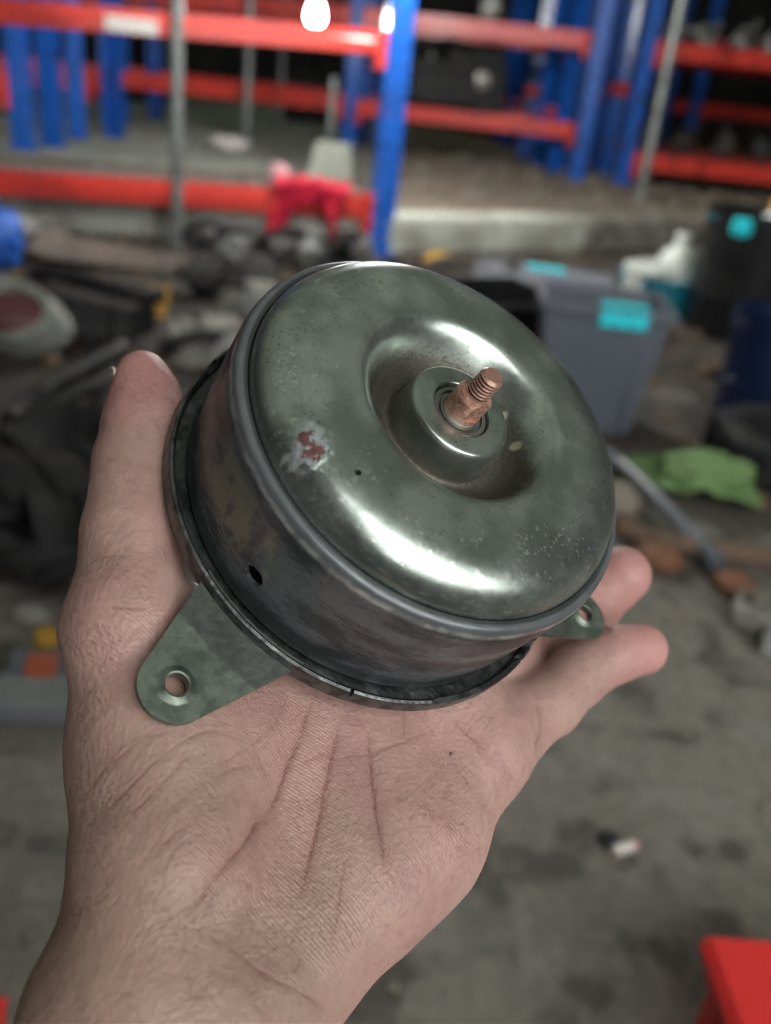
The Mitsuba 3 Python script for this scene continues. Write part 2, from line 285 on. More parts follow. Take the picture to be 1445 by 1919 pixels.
def shaft_col(p, n, uv):
    x, y, z, r, a = polar(p); f = fbm(x * 0.9, y * 0.9, z * 0.9, 4)
    rust = mix((0.34, 0.165, 0.115), (0.50, 0.29, 0.22), smoothstep(0.35, 0.65, f))
    rust = mix(rust, (0.20, 0.13, 0.10), smoothstep(0.6, 0.72, fbm(x * 1.7 + 9, y * 1.7, z * 1.7, 3)) * 0.7)
    return mix(mix((0.45, 0.43, 0.38), rust, smoothstep(5.6, 6.4, z + 2.4 * (f - 0.5) + 0.22 * (x + y))), (0.30, 0.18, 0.14), smoothstep(12.2, 13.0, z) * 0.75)
mat('m_dome', dome_col, dome_rough, 0.88, 0.5, dome_bump, 0.00022)
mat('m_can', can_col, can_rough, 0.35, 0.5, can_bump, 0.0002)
mat('m_collar', steel_col, 0.38, 0.85, 0.5, lambda p, n, uv: fbm(*[q * 1.1 for q in loc(p)], 3), 0.0003)
mat('m_ear', ear_col, 0.42, 0.7, 0.5, lambda p, n, uv: fbm(*[q * 0.9 for q in loc(p)], 3), 0.00015)
mat('m_shaft', shaft_col, 0.42, 0.5, 0.5, lambda p, n, uv: fbm(*[q * 1.5 for q in loc(p)], 3), 0.0002)
mat('m_bearing', (0.30, 0.30, 0.28), 0.3, 0.9)
mat('m_dark', (0.012, 0.012, 0.012), 0.6)

def smooth_prof(pts, sub=8):
    """Rounds a polyline (corner cutting) so that the pressed sheet has soft bends."""
    P = np.array(pts, float)
    for _ in range(3):
        Q = [P[0]]
        for p, q in zip(P[:-1], P[1:]): Q += [0.75 * p + 0.25 * q, 0.25 * p + 0.75 * q]
        P = np.array(Q + [P[-1]])
    return P
NS = 220
motor = thing('fan_motor', 'worn round steel fan motor with a rusty threaded shaft held in the palm', 'motor')
out = smooth_prof([(43.0, -0.9), (43.0, 0.5), (42.4, 2.4), (40.8, 4.9), (38.0, 6.9), (34.2, 8.0), (30.0, 8.35), (26.0, 8.4), (23.6, 8.3), (21.4, 7.0), (19.2, 4.0), (17.2, 0.7), (15.4, -1.5), (13.6, -2.2), (12.3, -1.8), (11.8, 0.0), (11.6, 4.0), (11.4, 6.0), (10.8, 6.9), (8.5, 7.1), (6.9, 7.0)])
dome = lathe(np.vstack([out, [(6.6, 6.8), (6.5, 4.4), (5.6, 4.4), (5.6, -4.0), (43.0, -4.0), (43.0, -0.9)]]), NS)
D_ = man(dome)
sx, sy = (-23.6, -24.67)
D_ = D_ - m3.Manifold.cylinder(6, 0.62, 0.62, 24).translate([sx, sy, 4])
part(motor, 'front_dome', rig(unman(D_)), 'm_dome', 'dished greenish front cap of the motor', smooth=30)
canp = np.vstack([smooth_prof([(43.03, -0.9), (43.1, -0.45), (43.5, -0.05), (44.4, 0.1), (45.5, -0.4), (46.0, -1.9), (46.1, -5.0), (45.6, -20.0)]), [(45.0, -31.0), (44.2, -31.0), (44.9, -4.6), (43.03, -4.6), (43.03, -0.9)]])
Cn = man(lathe(canp, NS))
hx, hy = 0.0, 0.0
HA = math.radians(-133.356)
for da in (0.0, 2.2, 4.2):
    hole = mv(trimesh.creation.cylinder(radius=2.35, height=12, sections=28), (46, 0, -21.0), ry(PI / 2))
    Cn = Cn - man(mv(hole, (0, 0, 0), rz(HA + da)))
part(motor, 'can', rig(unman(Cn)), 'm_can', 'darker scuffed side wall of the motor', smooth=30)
inner = lathe([(0, -31), (41.0, -31), (41.0, -5.2), (5.4, -5.2), (5.4, -4.4), (0, -4.4)], 60)
part(motor, 'core', rig(inner), 'm_dark', 'black inside seen through the vent holes')
# collar: a shallow cup around the can's foot
col = man(lathe([(44.9, -32.4), (47.7, -32.2), (48.1, -29.4), (48.7, -28.8), (49.3, -29.0), (49.5, -29.8), (49.6, -32.6), (49.2, -33.4), (44.0, -33.4), (44.0, -32.4)], NS, True))
def gap(a0, a1, z0, z1):
    w = math.radians(a1 - a0) * 49; return man(mv(trimesh.creation.box([5.4, w, z1 - z0]), (49.4, 0, (z0 + z1) / 2))).rotate([0, 0, (a0 + a1) / 2])
for a0, a1 in ((-97.4, -96.5), (-42.0, -40.0), (-36.4, -32.0), (24, 25), (95, 96), (150, 154)):
    col = col - gap(a0, a1, -30.6, -27)
col = col - gap(-75, -42, -29.3, -27)
part(motor, 'collar', rig(unman(col)), 'm_collar', 'dark notched rim around the foot of the can', smooth=30)
rear = lathe([(0, -38.5), (30, -38.5), (40, -37.6), (43.4, -35.6), (44, -33.4), (0, -33.4)], 90)
part(motor, 'rear_cap', rig(rear), 'm_collar')
def ear(ang, rh, rr, spread0, spread1, hr, hf):
    """A mounting lug: rounded triangle in the collar's plane with a flanged hole."""
    h = np.array([rh * math.cos(ang), rh * math.sin(ang)])
    p0 = 47 * np.array([math.cos(ang - spread0), math.sin(ang - spread0)]); p1 = 47 * np.array([math.cos(ang + spread1), math.sin(ang + spread1)])
    sh = Point(*h).buffer(rr, 48).union(Polygon([p0, p1, (0, 0)])).convex_hull.difference(Point(0, 0).buffer(46.5, 90))
    pl = sh.difference(Point(*h).buffer(hr, 32))
    M_ = man(trimesh.creation.extrude_polygon(pl, 1.3, engine='earcut'))
    ring = lathe([(hr, 0), (hr, 1.9), (hr + 0.35, 2.05), (hr + 0.8, 1.75), (hr + 1.5, 1.35), (hr + 2.4, 1.2), (hr + 2.4, 0)], 40, True)
    M_ = M_ + man(mv(ring, (h[0], h[1], 0)))
    return rig(mv(unman(M_), (0, 0, -32.4)))
part(motor, 'mounting_lug', ear(math.radians(-127.2), 67.2, 7.2, math.radians(15.5), math.radians(17.5), 2.2, 1), 'm_ear', 'green-grey lug with a hole at the lower left', smooth=30)
part(motor, 'mounting_lug', ear(math.radians(-14.0), 60.8, 6.4, math.radians(17), math.radians(17), 2.0, 1), 'm_ear', 'green-grey lug with a hole at the right', smooth=30)
part(motor, 'mounting_lug', ear(math.radians(112), 60.8, 6.4, math.radians(17), math.radians(17), 2.0, 1), 'm_ear', smooth=30)
brg = lathe([(6.35, 4.2), (6.35, 6.0), (6.0, 6.2), (5.3, 6.1), (5.15, 5.5), (4.75, 5.5), (4.6, 6.1), (4.05, 6.1), (4.05, 4.2)], 60, True)
part(motor, 'bearing', rig(brg), 'm_bearing', 'bright bearing ring around the shaft', smooth=30)
sh = man(lathe([(0, 2), (3.95, 2), (3.95, 11.6), (3.5, 12.3), (2.6, 12.5), (2.45, 12.9), (0, 12.9)], 60))
flat = man(mv(trimesh.creation.box([4, 10, 20]), (3.1 + 2, 0, 7.8 + 10))).rotate([0, 0, -60])
sh = sh - flat
prof = [(0, 12.0), (2.3, 12.0)]
z = 12.9
while z < 17.7:
    prof += [(2.0, z), (2.08, z + 0.15), (2.5, z + 0.45), (2.5, z + 0.6)]; z += 0.85
prof += [(2.25, 18.0), (1.9, 18.4), (0, 18.4)]
part(motor, 'shaft', rig(unman(sh)), 'm_shaft', 'rust-brown shaft with a flat', smooth=30)
part(motor, 'shaft_thread', rig(lathe(prof, 40)), 'm_shaft', 'rusty threaded tip', smooth=25)

# ================================================================ the hand
# ---------------------------------------------------------------- the hand: a signed distance field of tapered bones, meshed as one skin
def cone_sdf(P, a, b, ra, rb):
    a, b = np.asarray(a, np.float32), np.asarray(b, np.float32)
    ab = b - a
    t = np.clip(((P - a) @ ab) / max(float(ab @ ab), 1e-6), 0, 1)
    return np.linalg.norm(P - a - t[..., None] * ab, axis=-1) - (ra + t * (rb - ra))
def smin(a, b, k):
    h = np.clip(0.5 + 0.5 * (b - a) / k, 0, 1)
    return b + (a - b) * h - k * h * (1 - h)
def surface_nets(F, lo, step):
    s = F < 0
    nx, ny, nz = F.shape
    cnt = np.zeros((nx - 1, ny - 1, nz - 1), np.float32)
    acc = np.zeros((nx - 1, ny - 1, nz - 1, 3), np.float32)
    sl = [slice(0, -1), slice(1, None)]
    for ax in range(3):
        o = [k for k in range(3) if k != ax]
        for i in (0, 1):
            for j in (0, 1):
                A = [None] * 3; B = [None] * 3
                A[ax], B[ax] = sl[0], sl[1]
                A[o[0]] = B[o[0]] = sl[i]; A[o[1]] = B[o[1]] = sl[j]
                fa, fb = F[tuple(A)], F[tuple(B)]
                c = (fa < 0) != (fb < 0)
                t = np.where(c, fa / np.where(c, fa - fb, 1), 0)
                cnt += c
                acc[..., ax] += np.where(c, t, 0)
                acc[..., o[0]] += c * i
                acc[..., o[1]] += c * j
    on = cnt > 0
    idx = -np.ones(on.shape, np.int64)
    idx[on] = np.arange(on.sum())
    base = np.stack(np.nonzero(on), 1)
    V = lo + step * (base + acc[on] / cnt[on][:, None])
    faces = []
    for ax in range(3):
        o = [(ax + 1) % 3, (ax + 2) % 3]
        A = [slice(None)] * 3; B = [slice(None)] * 3
        A[ax], B[ax] = sl[0], sl[1]
        for q in o:
            A[q] = B[q] = slice(1, -1)
        c = s[tuple(A)] != s[tuple(B)]
        e = np.stack(np.nonzero(c), 1)
        flip = s[tuple(A)][c]
        e[:, o[0]] += 1; e[:, o[1]] += 1
        def at(d0, d1):
            k = e.copy(); k[:, o[0]] -= d0; k[:, o[1]] -= d1
            return idx[k[:, 0], k[:, 1], k[:, 2]]
        q = np.stack([at(1, 1), at(0, 1), at(0, 0), at(1, 0)], 1)
        q = np.where(flip[:, None], q, q[:, ::-1])
        faces.append(q[:, [0, 1, 2]]); faces.append(q[:, [0, 2, 3]])
    return V, np.vstack(faces)
def hand_mesh(palm, fingers, step=1.0, kp=8.0):
    """palm and fingers: chains of (x, y, z, radius) in millimetres of the motor's own frame."""
    allp = np.vstack([np.array(c) for c in palm + [f for f, _ in fingers]])
    lo = (allp[:, :3] - allp[:, 3:]).min(0) - 4
    hi = (allp[:, :3] + allp[:, 3:]).max(0) + 4
    n = np.ceil((hi - lo) / step).astype(int) + 1
    def field(chains, k):
        F = np.full(n, 40.0, np.float32)
        for ch in chains:
            for p, q in zip(ch[:-1], ch[1:]):
                p, q = np.array(p), np.array(q)
                l = np.minimum(p[:3] - p[3], q[:3] - q[3]) - 14; h = np.maximum(p[:3] + p[3], q[:3] + q[3]) + 14
                i0 = np.clip(((l - lo) / step).astype(int), 0, n); i1 = np.clip(((h - lo) / step).astype(int) + 1, 0, n)
                g = np.stack(np.meshgrid(*[lo[d] + step * np.arange(i0[d], i1[d]) for d in range(3)], indexing='ij'), -1).astype(np.float32)
                S = tuple(slice(i0[d], i1[d]) for d in range(3))
                F[S] = smin(F[S], cone_sdf(g, p[:3], q[:3], p[3], q[3]), k)
        return F
    P = field(palm, kp)
    G = None
    for f, k in fingers:
        A = field([f], 2.0)
        G = A if G is None else smin(G, A, 1.2)
    T = smin(P, G, 4.5)
    V, Fc = surface_nets(T, lo, step)
    m = trimesh.Trimesh(V, Fc, process=False)
    trimesh.smoothing.filter_taubin(m, lamb=0.5, nu=0.52, iterations=14)
    return m

PALM = [
    [(-47.41, -224.52, -77.35, 22), (-38.7, -146.49, -62, 17.79), (-34.16, -105.83, -54, 17.44), (-31.68, -83.71, -51, 15.33), (-33.3, -76.29, -51, 15.05), (-36.56, -57.7, -53, 16.62), (-48.5, -37.61, -46, 10.95)],
    [(-24.3, -222.82, -78.01, 22), (-21.64, -144.48, -62, 18.8), (-20.31, -105.33, -54, 18.07), (-10.3, -96.29, -54, 14.06), (-1.02, -87.85, -53, 13), (9.9, -76.96, -52, 14.59), (20.3, -68.42, -51, 14.07), (35.66, -48.12, -47, 10.64)],
    [(-29.87, -81.1, -54, 13.61), (-21.32, -56.84, -55, 13.9), (-27.21, -35.15, -55, 11.11)],
    [(-48.5, -37.61, -46, 10.73), (-27.49, -32.65, -55, 11.18), (-5.49, -27.19, -53, 12.37)],
    [(-21.61, -85.87, -55, 13.21), (-5, -28.02, -54, 12.89)],
    [(-15.73, -87.13, -56, 13.39), (11.28, -30.33, -53, 12.91)],
    [(-11.2, -88.68, -56, 12.94), (26.76, -37.44, -51, 12.69)],
    [(33.11, -39.59, -53, 10.93), (49.2, -26.7, -57, 8.57), (61.71, -16.12, -60, 6.71)],
    [(-5, -28.02, -54, 12.15), (11.28, -30.33, -53, 12.4), (26.76, -37.44, -51, 12.18), (35.47, -48.65, -47, 10.87)],
]
FINGERS = [
    ([(-48.5, -37.61, -46, 10.95), (-50.46, -15.32, -46, 10.62), (-51.53, 2.15, -45, 10.49), (-53.08, 11.67, -42, 9.29), (-54.19, 18.06, -41, 7.69), (-55.83, 22.11, -40, 6.25)], 5),
    ([(-5.03, -27.35, -54, 13.04), (18.4, 8.72, -55, 13.05), (35.49, 33.13, -54, 11.5), (47.96, 50.68, -53, 10.01)], 5),
    ([(11.28, -30.33, -53, 13.16), (39.84, 3.1, -55, 13.04), (61.8, 25.66, -54, 11.61), (73.36, 38.36, -53, 10.13)], 5),
    ([(26.76, -37.44, -51, 12.69), (63.11, -5.65, -63, 12.07), (86.87, 9.86, -60, 10.25), (91.76, 14.65, -49, 8.54)], 5),
    ([(35.21, -48.19, -47, 10.39), (45.13, -41.05, -47, 9.49), (57.24, -33.15, -46, 7.86), (66.65, -24.01, -45, 7.73), (78.11, -16.61, -43, 7.39), (86.5, -13.86, -41, 6.92)], 4),
]
CREASES = [
    (0.9, 1, [(-8.7, -44.3, -40.6), (-10.7, -51.8, -39.8), (-14.2, -61.6, -38.8), (-16.4, -69.1, -38.8), (-22.2, -77.4, -36), (-26.4, -82.7, -33.9), (-30.1, -88.2, -34), (-36.8, -93.1, -35.3)]),
    (0.9, 0.9, [(-2.6, -49.1, -40.4), (-4.5, -58.6, -39.9), (-6.2, -66.5, -39.5), (-7.7, -73.9, -39.1), (-9.8, -82.1, -38.4), (-11.1, -86.7, -37.9)]),
    (0.7, 0.8, [(3.8, -49.7, -40.2), (3.8, -59.6, -39.2), (4, -67.7, -37.7), (4.3, -72.9, -36.6), (5.1, -77, -36), (4.9, -80.9, -36.2)]),
    (0.45, 0.7, [(-2.4, -77.5, -37.9), (-2.9, -83.3, -37.6), (-3.8, -88.9, -37.5), (-4.8, -95.1, -37.7)]),
    (0.4, 0.7, [(-29.6, -81.5, -33.2), (-19.8, -73.8, -37.5), (-8.3, -67.8, -39.5), (-2.7, -63.9, -39.5)]),
    (0.35, 0.7, [(-14.5, -62.7, -38.8), (-7.5, -58.2, -39.7), (1.4, -57.3, -39.8), (10.3, -53.5, -39.1), (18.5, -49.1, -38.3)]),
    (0.5, 0.7, [(21.1, -46.4, -37.2), (27.2, -50.9, -35.8), (32.6, -55.4, -35.4), (37.1, -58.2, -37.5)]),
    (0.4, 0.6, [(21.4, -55.3, -37.2), (25.7, -61.6, -35.9), (31.9, -66.3, -38.4), (35.8, -67.6, -42.9)]),
    (0.3, 0.6, [(12.7, -65.8, -36), (17.2, -68.9, -34.9), (21.9, -72.2, -35.3)]),
    (1.1, 1, [(46.9, -35.7, -38.3), (47.5, -40.5, -37.3), (48.8, -44.8, -38.4), (45.5, -50.6, -38.4)]),
    (0.4, 0.6, [(61.2, -24.5, -38.2), (63.4, -26.6, -37.4), (66.6, -29, -38.1), (69.5, -30.8, -41.1)]),
    (0.25, 0.6, [(74.3, -15.3, -36.2), (77.1, -17.9, -35.3), (79.7, -20.3, -36.1)]),
    (0.4, 0.7, [(-60.8, -2.7, -40.5), (-58.8, -4, -37.9), (-54.6, -5.5, -35.5), (-48.6, -5.3, -35.2)]),
    (0.3, 0.6, [(-61, -11.5, -42.9), (-55, -15.4, -35.9), (-49.1, -16.3, -35)]),
    (0.4, 0.7, [(-58.9, -28.1, -40.2), (-54.2, -27.1, -36.1), (-48.3, -24.9, -35.3), (-41.5, -21.2, -39.4)]),
    (0.4, 0.7, [(-55.1, -39.5, -34.8), (-51.1, -39.3, -33.2), (-47, -38.6, -32.9)]),
    (0.35, 0.7, [(-53.9, -46.2, -37.2), (-49.9, -44.3, -34.5), (-45.4, -41.4, -33.6), (-41.7, -37.5, -34.6)]),
    (0.3, 0.6, [(-55.3, -54.1, -47.1), (-53.6, -52.5, -42), (-51, -50.7, -38.3), (-48, -48.5, -36)]),
    (0.3, 0.6, [(-53.7, -60.4, -46.3), (-51.8, -57.7, -41.6), (-47.3, -53.1, -36.9)]),
    (0.4, 0.7, [(-50.8, -72, -46), (-49.8, -69.3, -43), (-47.4, -66.1, -39.5), (-43.5, -61.8, -36.3), (-38.5, -60.8, -34.8)]),
    (0.4, 0.7, [(-48.1, -76, -41.4), (-45.8, -72.6, -38.6), (-42.1, -67.1, -35.9), (-36, -61.6, -34.6), (-33.2, -59.5, -34.8), (-26.9, -59.2, -36.3)]),
    (0.4, 0.7, [(-46.7, -79.1, -39.6), (-42.7, -74.3, -36.3), (-38.3, -68.1, -34.8), (-34.3, -63.4, -34.5)]),
    (0.4, 0.7, [(-41.8, -79.4, -35.5), (-37.2, -74.1, -34), (-32.2, -69.1, -34.4), (-26.4, -65.2, -36.2), (-19.4, -62.6, -37.9)]),
    (0.35, 0.7, [(-42.7, -85.7, -36.9), (-40, -82.4, -34.8), (-35.7, -77.8, -33.3), (-28.4, -72, -34.5)]),
    (0.4, 0.6, [(-30.3, -92.9, -34.8), (-28.8, -89, -34.4), (-27.2, -85.1, -34), (-24, -80.6, -34.9)]),
    (0.4, 0.6, [(-30.3, -93.3, -34.8), (-24.3, -95.7, -35.1), (-19.2, -98.6, -34.9), (-15.8, -100.1, -35.2)]),
    (0.4, 0.6, [(-10.2, -95.4, -37), (-12.9, -99.2, -35.9)]),
    (0.45, 0.7, [(-22.8, -96.9, -34.9), (-18.6, -99.4, -34.8), (-13.5, -100.7, -35.6), (-7.9, -102.7, -37.5), (-3.8, -103.3, -40)]),
    (0.25, 0.6, [(-38.7, -92.7, -35.9), (-34.2, -93.3, -34.9), (-30.3, -93.3, -34.8), (-25.9, -91.9, -35.4)]),
    (0.25, 0.6, [(-32.7, -89.4, -34.1), (-30.4, -93.1, -34.8), (-30.5, -98.2, -34.4)]),
    (0.25, 0.6, [(-25.2, -84.4, -34.5), (-20.2, -85.5, -36.9), (-20.7, -89.6, -36.9), (-24.8, -92.7, -35.6)]),
    (0.25, 0.6, [(-14.9, -45.5, -40.6), (-17.7, -53.7, -38.5), (-23.2, -60.3, -37.1), (-30.8, -66.4, -34.9)]),
    (0.25, 0.6, [(-7.8, -45.3, -40.6), (-11.4, -49.8, -40), (-15.2, -54.1, -38.8)]),
    (0.25, 0.5, [(-32.4, -98.1, -34.6), (-30.8, -101.1, -34.1), (-31.4, -104.9, -33.9)]),
    (0.25, 0.5, [(-36.3, -95.9, -35.3), (-29.2, -97.3, -34.5), (-24.6, -101.6, -33.6)]),
    (0.3, 0.6, [(-25.3, -82.5, -34.3), (-32, -78.3, -33), (-36.5, -80.8, -33.4), (-38.9, -86.4, -34.9)]),
    (0.3, 0.6, [(11.8, -40.8, -38.7), (11.6, -47.3, -39.6), (10.6, -54.3, -38.9)]),
    (0.3, 0.6, [(-61.1, -18.8, -45.4), (-57.3, -19.9, -37.9), (-51.4, -20.3, -35.3), (-45.8, -19.6, -36.1)]),
]
MOLE = (21.8, -54.3, -37.3)

hm = hand_mesh(PALM, FINGERS, 0.8)
hm = hm.subdivide()
HV, HN = np.array(hm.vertices), np.array(hm.vertex_normals)
import meshkit
from scipy.spatial import cKDTree
disp = np.zeros(len(HV)); line = np.zeros(len(HV))
for depth, width, pts in CREASES:
    P = np.array(pts); CP = []
    for p, q in zip(P[:-1], P[1:]):
        k = max(2, int(np.linalg.norm(q - p) / 0.25)); CP.append(p + (q - p) * np.linspace(0, 1, k)[:, None])
    CP = np.vstack(CP)
    from scipy.ndimage import gaussian_filter1d
    CP = gaussian_filter1d(CP, 6, axis=0, mode='nearest')
    CP = CP + 0.5 * (np.stack([meshkit.noise(CP * 0.35, 1), meshkit.noise(CP * 0.35, 2), meshkit.noise(CP * 0.35, 3)], 1) - 0.5)
    near = np.nonzero(((HV > CP.min(0) - 8) & (HV < CP.max(0) + 8)).all(1))[0]
    if not len(near): continue
    dd, ii = cKDTree(CP).query(HV[near], distance_upper_bound=8)
    ok = np.isfinite(dd); near, dd, ii = near[ok], dd[ok], ii[ok]
    t = ii / len(CP); fade = np.clip(np.minimum(t, 1 - t) * 6, 0.25, 1)
    g = np.exp(-(dd / (0.46 * width)) ** 2) * fade
    disp[near] += -0.30 * depth * g + 0.06 * depth * np.exp(-((dd - 1.6) / 1.0) ** 2) * fade - (0.75 * depth * np.exp(-(dd / 3.2) ** 2) * fade if depth > 0.65 else 0)
    line[near] = np.maximum(line[near], np.maximum(g * min(1, depth * 1.5), 0.35 * min(1, depth * 1.2) * np.exp(-(dd / 1.5) ** 2) * fade))
soft = meshkit.fbm(HV * 0.12, 3, 4) - 0.5
HV2 = HV + HN * (disp + 0.55 * soft)[:, None]
# skin tone: yellowish tan, redder and pinker in the palm's centre and on the fingertips
red = np.clip(1.3 * meshkit.fbm(HV * np.array([0.06, 0.06, 0.06]), 4, 8) - 0.28, 0, 1)
tip = np.zeros(len(HV))
for f, k in FINGERS:
    d = np.linalg.norm(HV - np.array(f[-1][:3]), axis=1); tip = np.maximum(tip, np.exp(-(d / 15) ** 2))
armd = np.maximum(0, np.minimum(np.linalg.norm(HV - np.array(PALM[0][2][:3]), axis=1), cone_sdf(HV, PALM[0][0][:3], PALM[0][2][:3], 0, 0)))
arm = 1 / (1 + np.exp((armd - 42) / 8))
tan, pink, brown, dark = (np.array(c) for c in ((0.375, 0.252, 0.206), (0.45, 0.225, 0.202), (0.275, 0.19, 0.138), (0.17, 0.07, 0.055)))
w = np.clip(0.75 * red + 0.75 * tip, 0, 1)[:, None]
colr = tan * (1 - w) + pink * w
colr = colr * (1 - 0.6 * arm[:, None]) + brown * 0.6 * arm[:, None]  # browner forearm skin, with the dimmer light there put into the colour
mott = (meshkit.fbm(HV * 0.55, 3, 21) - 0.5)[:, None]
colr = colr * (1 + 0.20 * mott)
blot = np.clip(meshkit.fbm(HV * 0.10 + 9, 3, 33) * 2.2 - 0.9, 0, 1)[:, None]
colr = colr * (1 - 0.20 * blot * np.array([0.8, 1.0, 0.85]))
q3 = np.stack([HV[:, 0] * 0.8 + HV[:, 1] * 0.6, HV[:, 0] * -0.6 + HV[:, 1] * 0.8, HV[:, 2]], 1)
wr = np.zeros(len(HV))
for sd, fr in ((51, (0.9, 0.13, 0.3)), (52, (0.14, 0.8, 0.3)), (53, (1.7, 0.25, 0.4))):
    wn = meshkit.noise(q3 * np.array(fr) + 0.8 * meshkit.noise(HV * 0.2, sd)[:, None], sd)
    wr = np.maximum(wr, np.clip(1 - np.abs(wn - 0.5) * 22, 0, 1) * np.clip(3 * meshkit.noise(HV * 0.11, sd + 7) - 1.3, 0, 1))
colr = colr * (1 - 0.22 * wr[:, None] * np.array([0.8, 1.0, 1.0]))
disp -= 0.05 * wr
HV2 = HV + HN * (disp + 0.55 * soft)[:, None]
MOLE = np.array(MOLE)
colr = np.where(np.linalg.norm(HV - MOLE, axis=1)[:, None] < 0.45, np.array([0.05, 0.03, 0.03]), colr)
colr = colr * (1 - 0.88 * line[:, None]) + dark * 0.88 * line[:, None]
hm.vertices = HV2
skin = {'type': 'principled', 'base_color': {'type': 'mesh_attribute', 'name': 'vertex_color'}, 'roughness': 0.46, 'specular': 0.42, 'sheen': 0.25}
def skin_bump(p, n, uv):
    x, y, z = loc(p)
    ph = (x * 0.55 + y * 0.83 + 6.0 * noise(x * 0.05 + 3, y * 0.05, z * 0.05)) * (2 * PI / 0.62)
    return 0.16 * dr.sin(ph) + 0.5 * fbm(x * 1.3, y * 1.3, z * 1.3, 3) + 0.35 * noise((x * 0.8 + y * 0.6 + 1.5 * noise(x * .12, y * .12)) * 2.6, (x - y) * 0.25, z * 0.5) + 0.4 * voronoi(x * 1.1 + z * 0.3, y * 1.1)[0]
scene['m_skin'] = {'type': 'bumpmap', 'arbitrary': proc(skin_bump, eps=0.0002), 'scale': 0.0003, 'bsdf': skin}
hand = obj('hand', rig(hm), 'm_skin', 'bare left hand and wrist, palm up, thumb and fingers cradling the fan motor', 'hand', smooth=True, color=colr)
mat('m_nail', (0.62, 0.47, 0.40), 0.3)
tp, tq = np.array(FINGERS[0][0][-1][:3]), np.array(FINGERS[0][0][-2][:3])
tr = FINGERS[0][0][-1][3]

ax_ = (tp - tq) / np.linalg.norm(tp - tq)
no_ = np.array([-0.881, 0, -0.473]) * 0.97 + np.array([0.393, 0.556, -0.732]) * 0.1
no_ -= ax_ * (no_ @ ax_); no_ /= np.linalg.norm(no_); sd_ = np.cross(ax_, no_)
def nail_fn(u, v):
    ph = (v - 0.5) * 1.5; L_ = (u - 0.5) * 11.0 * (1 - 0.35 * (2 * v - 1) ** 2 * (u > 0.5))
    rr = tr + 0.12 + 0.33 * np.clip(1.5 - L_, 0, 9)
    return tp + ax_ * (L_ - 1.5)[..., None] + (rr * np.cos(ph))[..., None] * no_ + (rr * np.sin(ph))[..., None] * sd_
part(hand, 'thumb_nail', rig(sheet(nail_fn, 24, 20, 0.5)), 'm_nail', 'pale thumb nail', smooth=True)

# ================================================================ pallet racks
def beam(parent, a, b, h=0.10, d=0.045, m='m_red', ends=(True, True)):
    """A stepped box beam from a to b (its lower front edge), with a bracket at either end."""
    a, b = np.array(a, float), np.array(b, float); v = b - a; L = np.linalg.norm(v); v /= L
    sec = Polygon([(0.002, 0), (d, 0), (d, h), (d * 0.45, h), (d * 0.45, h - 0.025), (0.003, h - 0.025), (0, h - 0.03), (0, 0.003)])
    m_ = trimesh.creation.extrude_polygon(sec, L, engine='earcut')
    side = np.cross([0, 0, 1.0], v); side /= np.linalg.norm(side)
    if side[1] < 0: side = -side
    up = np.cross(v, side); up = up if up[2] > 0 else -up
    M_ = np.stack([side, up, v], 1)
    V = np.asarray(m_.vertices) @ M_.T + a; m_.vertices = V
    if np.linalg.det(M_) < 0: m_.invert()
    bk = part(parent, 'beam', m_, m, smooth=False)
    for e, q in zip(ends, (a, b)):
        if e:
            s = 1 if q is a else -1
            part(bk, 'bracket', mv(box(0.035, d + 0.012, h + 0.05, 0.004), q + v * s * 0.012 + side * d / 2 + np.array([0, 0, h / 2 - 0.02]), rz(math.atan2(v[1], v[0]))), 'm_red')
def post_mesh(hgt, w=0.082, dp=0.06, holes=False):
    """An open channel upright, its web facing -y, with a double row of slots."""
    t = 0.004
    sec = Polygon([(-w / 2, 0), (w / 2, 0), (w / 2, dp), (w / 2 - 0.018, dp), (w / 2 - 0.018, dp - t), (w / 2 - t, dp - t), (w / 2 - t, t), (-w / 2 + t, t), (-w / 2 + t, dp - t), (-w / 2 + 0.018, dp - t), (-w / 2 + 0.018, dp), (-w / 2, dp)])
    m_ = trimesh.creation.extrude_polygon(sec, hgt, engine='earcut')
    if holes:
        M_ = man(m_); H_ = []
        z = 0.06
        while z < hgt - 0.05:
            for x in (-0.021, 0.021): H_.append(man(mv(trimesh.creation.cylinder(radius=0.0065, height=0.02, sections=10), (x, 0, z), rx(PI / 2))))
            z += 0.05
        m_ = unman(M_ - m3.Manifold.batch_boolean(H_, m3.OpType.Add))
    return cat(m_, box(0.11, 0.10, 0.006, 0.002, (0, dp / 2, 0.003)))
POST_H, POST_P = post_mesh(1.9, holes=True), post_mesh(1.9)
def post(parent, x, y, z, rot=0.0, holes=True, lean=0.0, m='m_blue'):
    return part(parent, 'post', mv(POST_H if holes else POST_P, (x, y, z), rz(rot) @ ry(lean)), m, smooth=False)
P1 = (-0.12, 3.297, 0.0)
RA = thing('pallet_rack', 'orange-red and blue pallet rack standing nearest, its right post beside the kerb', 'rack')
AL = np.array((-1.308, 2.926, 0.125))
adir = np.array([AL[0] - P1[0], AL[1] - P1[1], 0]); alen = np.linalg.norm(adir); adir /= alen; aang = math.atan2(-adir[1], -adir[0])
zl_, zu_ = 0.125, 0.634
zu_left = 0.599
hl_, hu_ = 0.076, 0.068
def on_a(x, off=0.0): return P1[1] + (x - P1[0]) * adir[1] / adir[0] + off
post(RA, *P1, rot=aang); pe = np.array(P1) + adir * 2.6; post(RA, *pe, rot=aang)
def a_pt(t, z, off=-0.03): return tuple(np.array(P1) + adir * t + np.array([adir[1], -adir[0], 0]) * 0 + np.array([0, off, z]))
beam(RA, a_pt(2.55, zl_), a_pt(0.045, zl_), hl_)
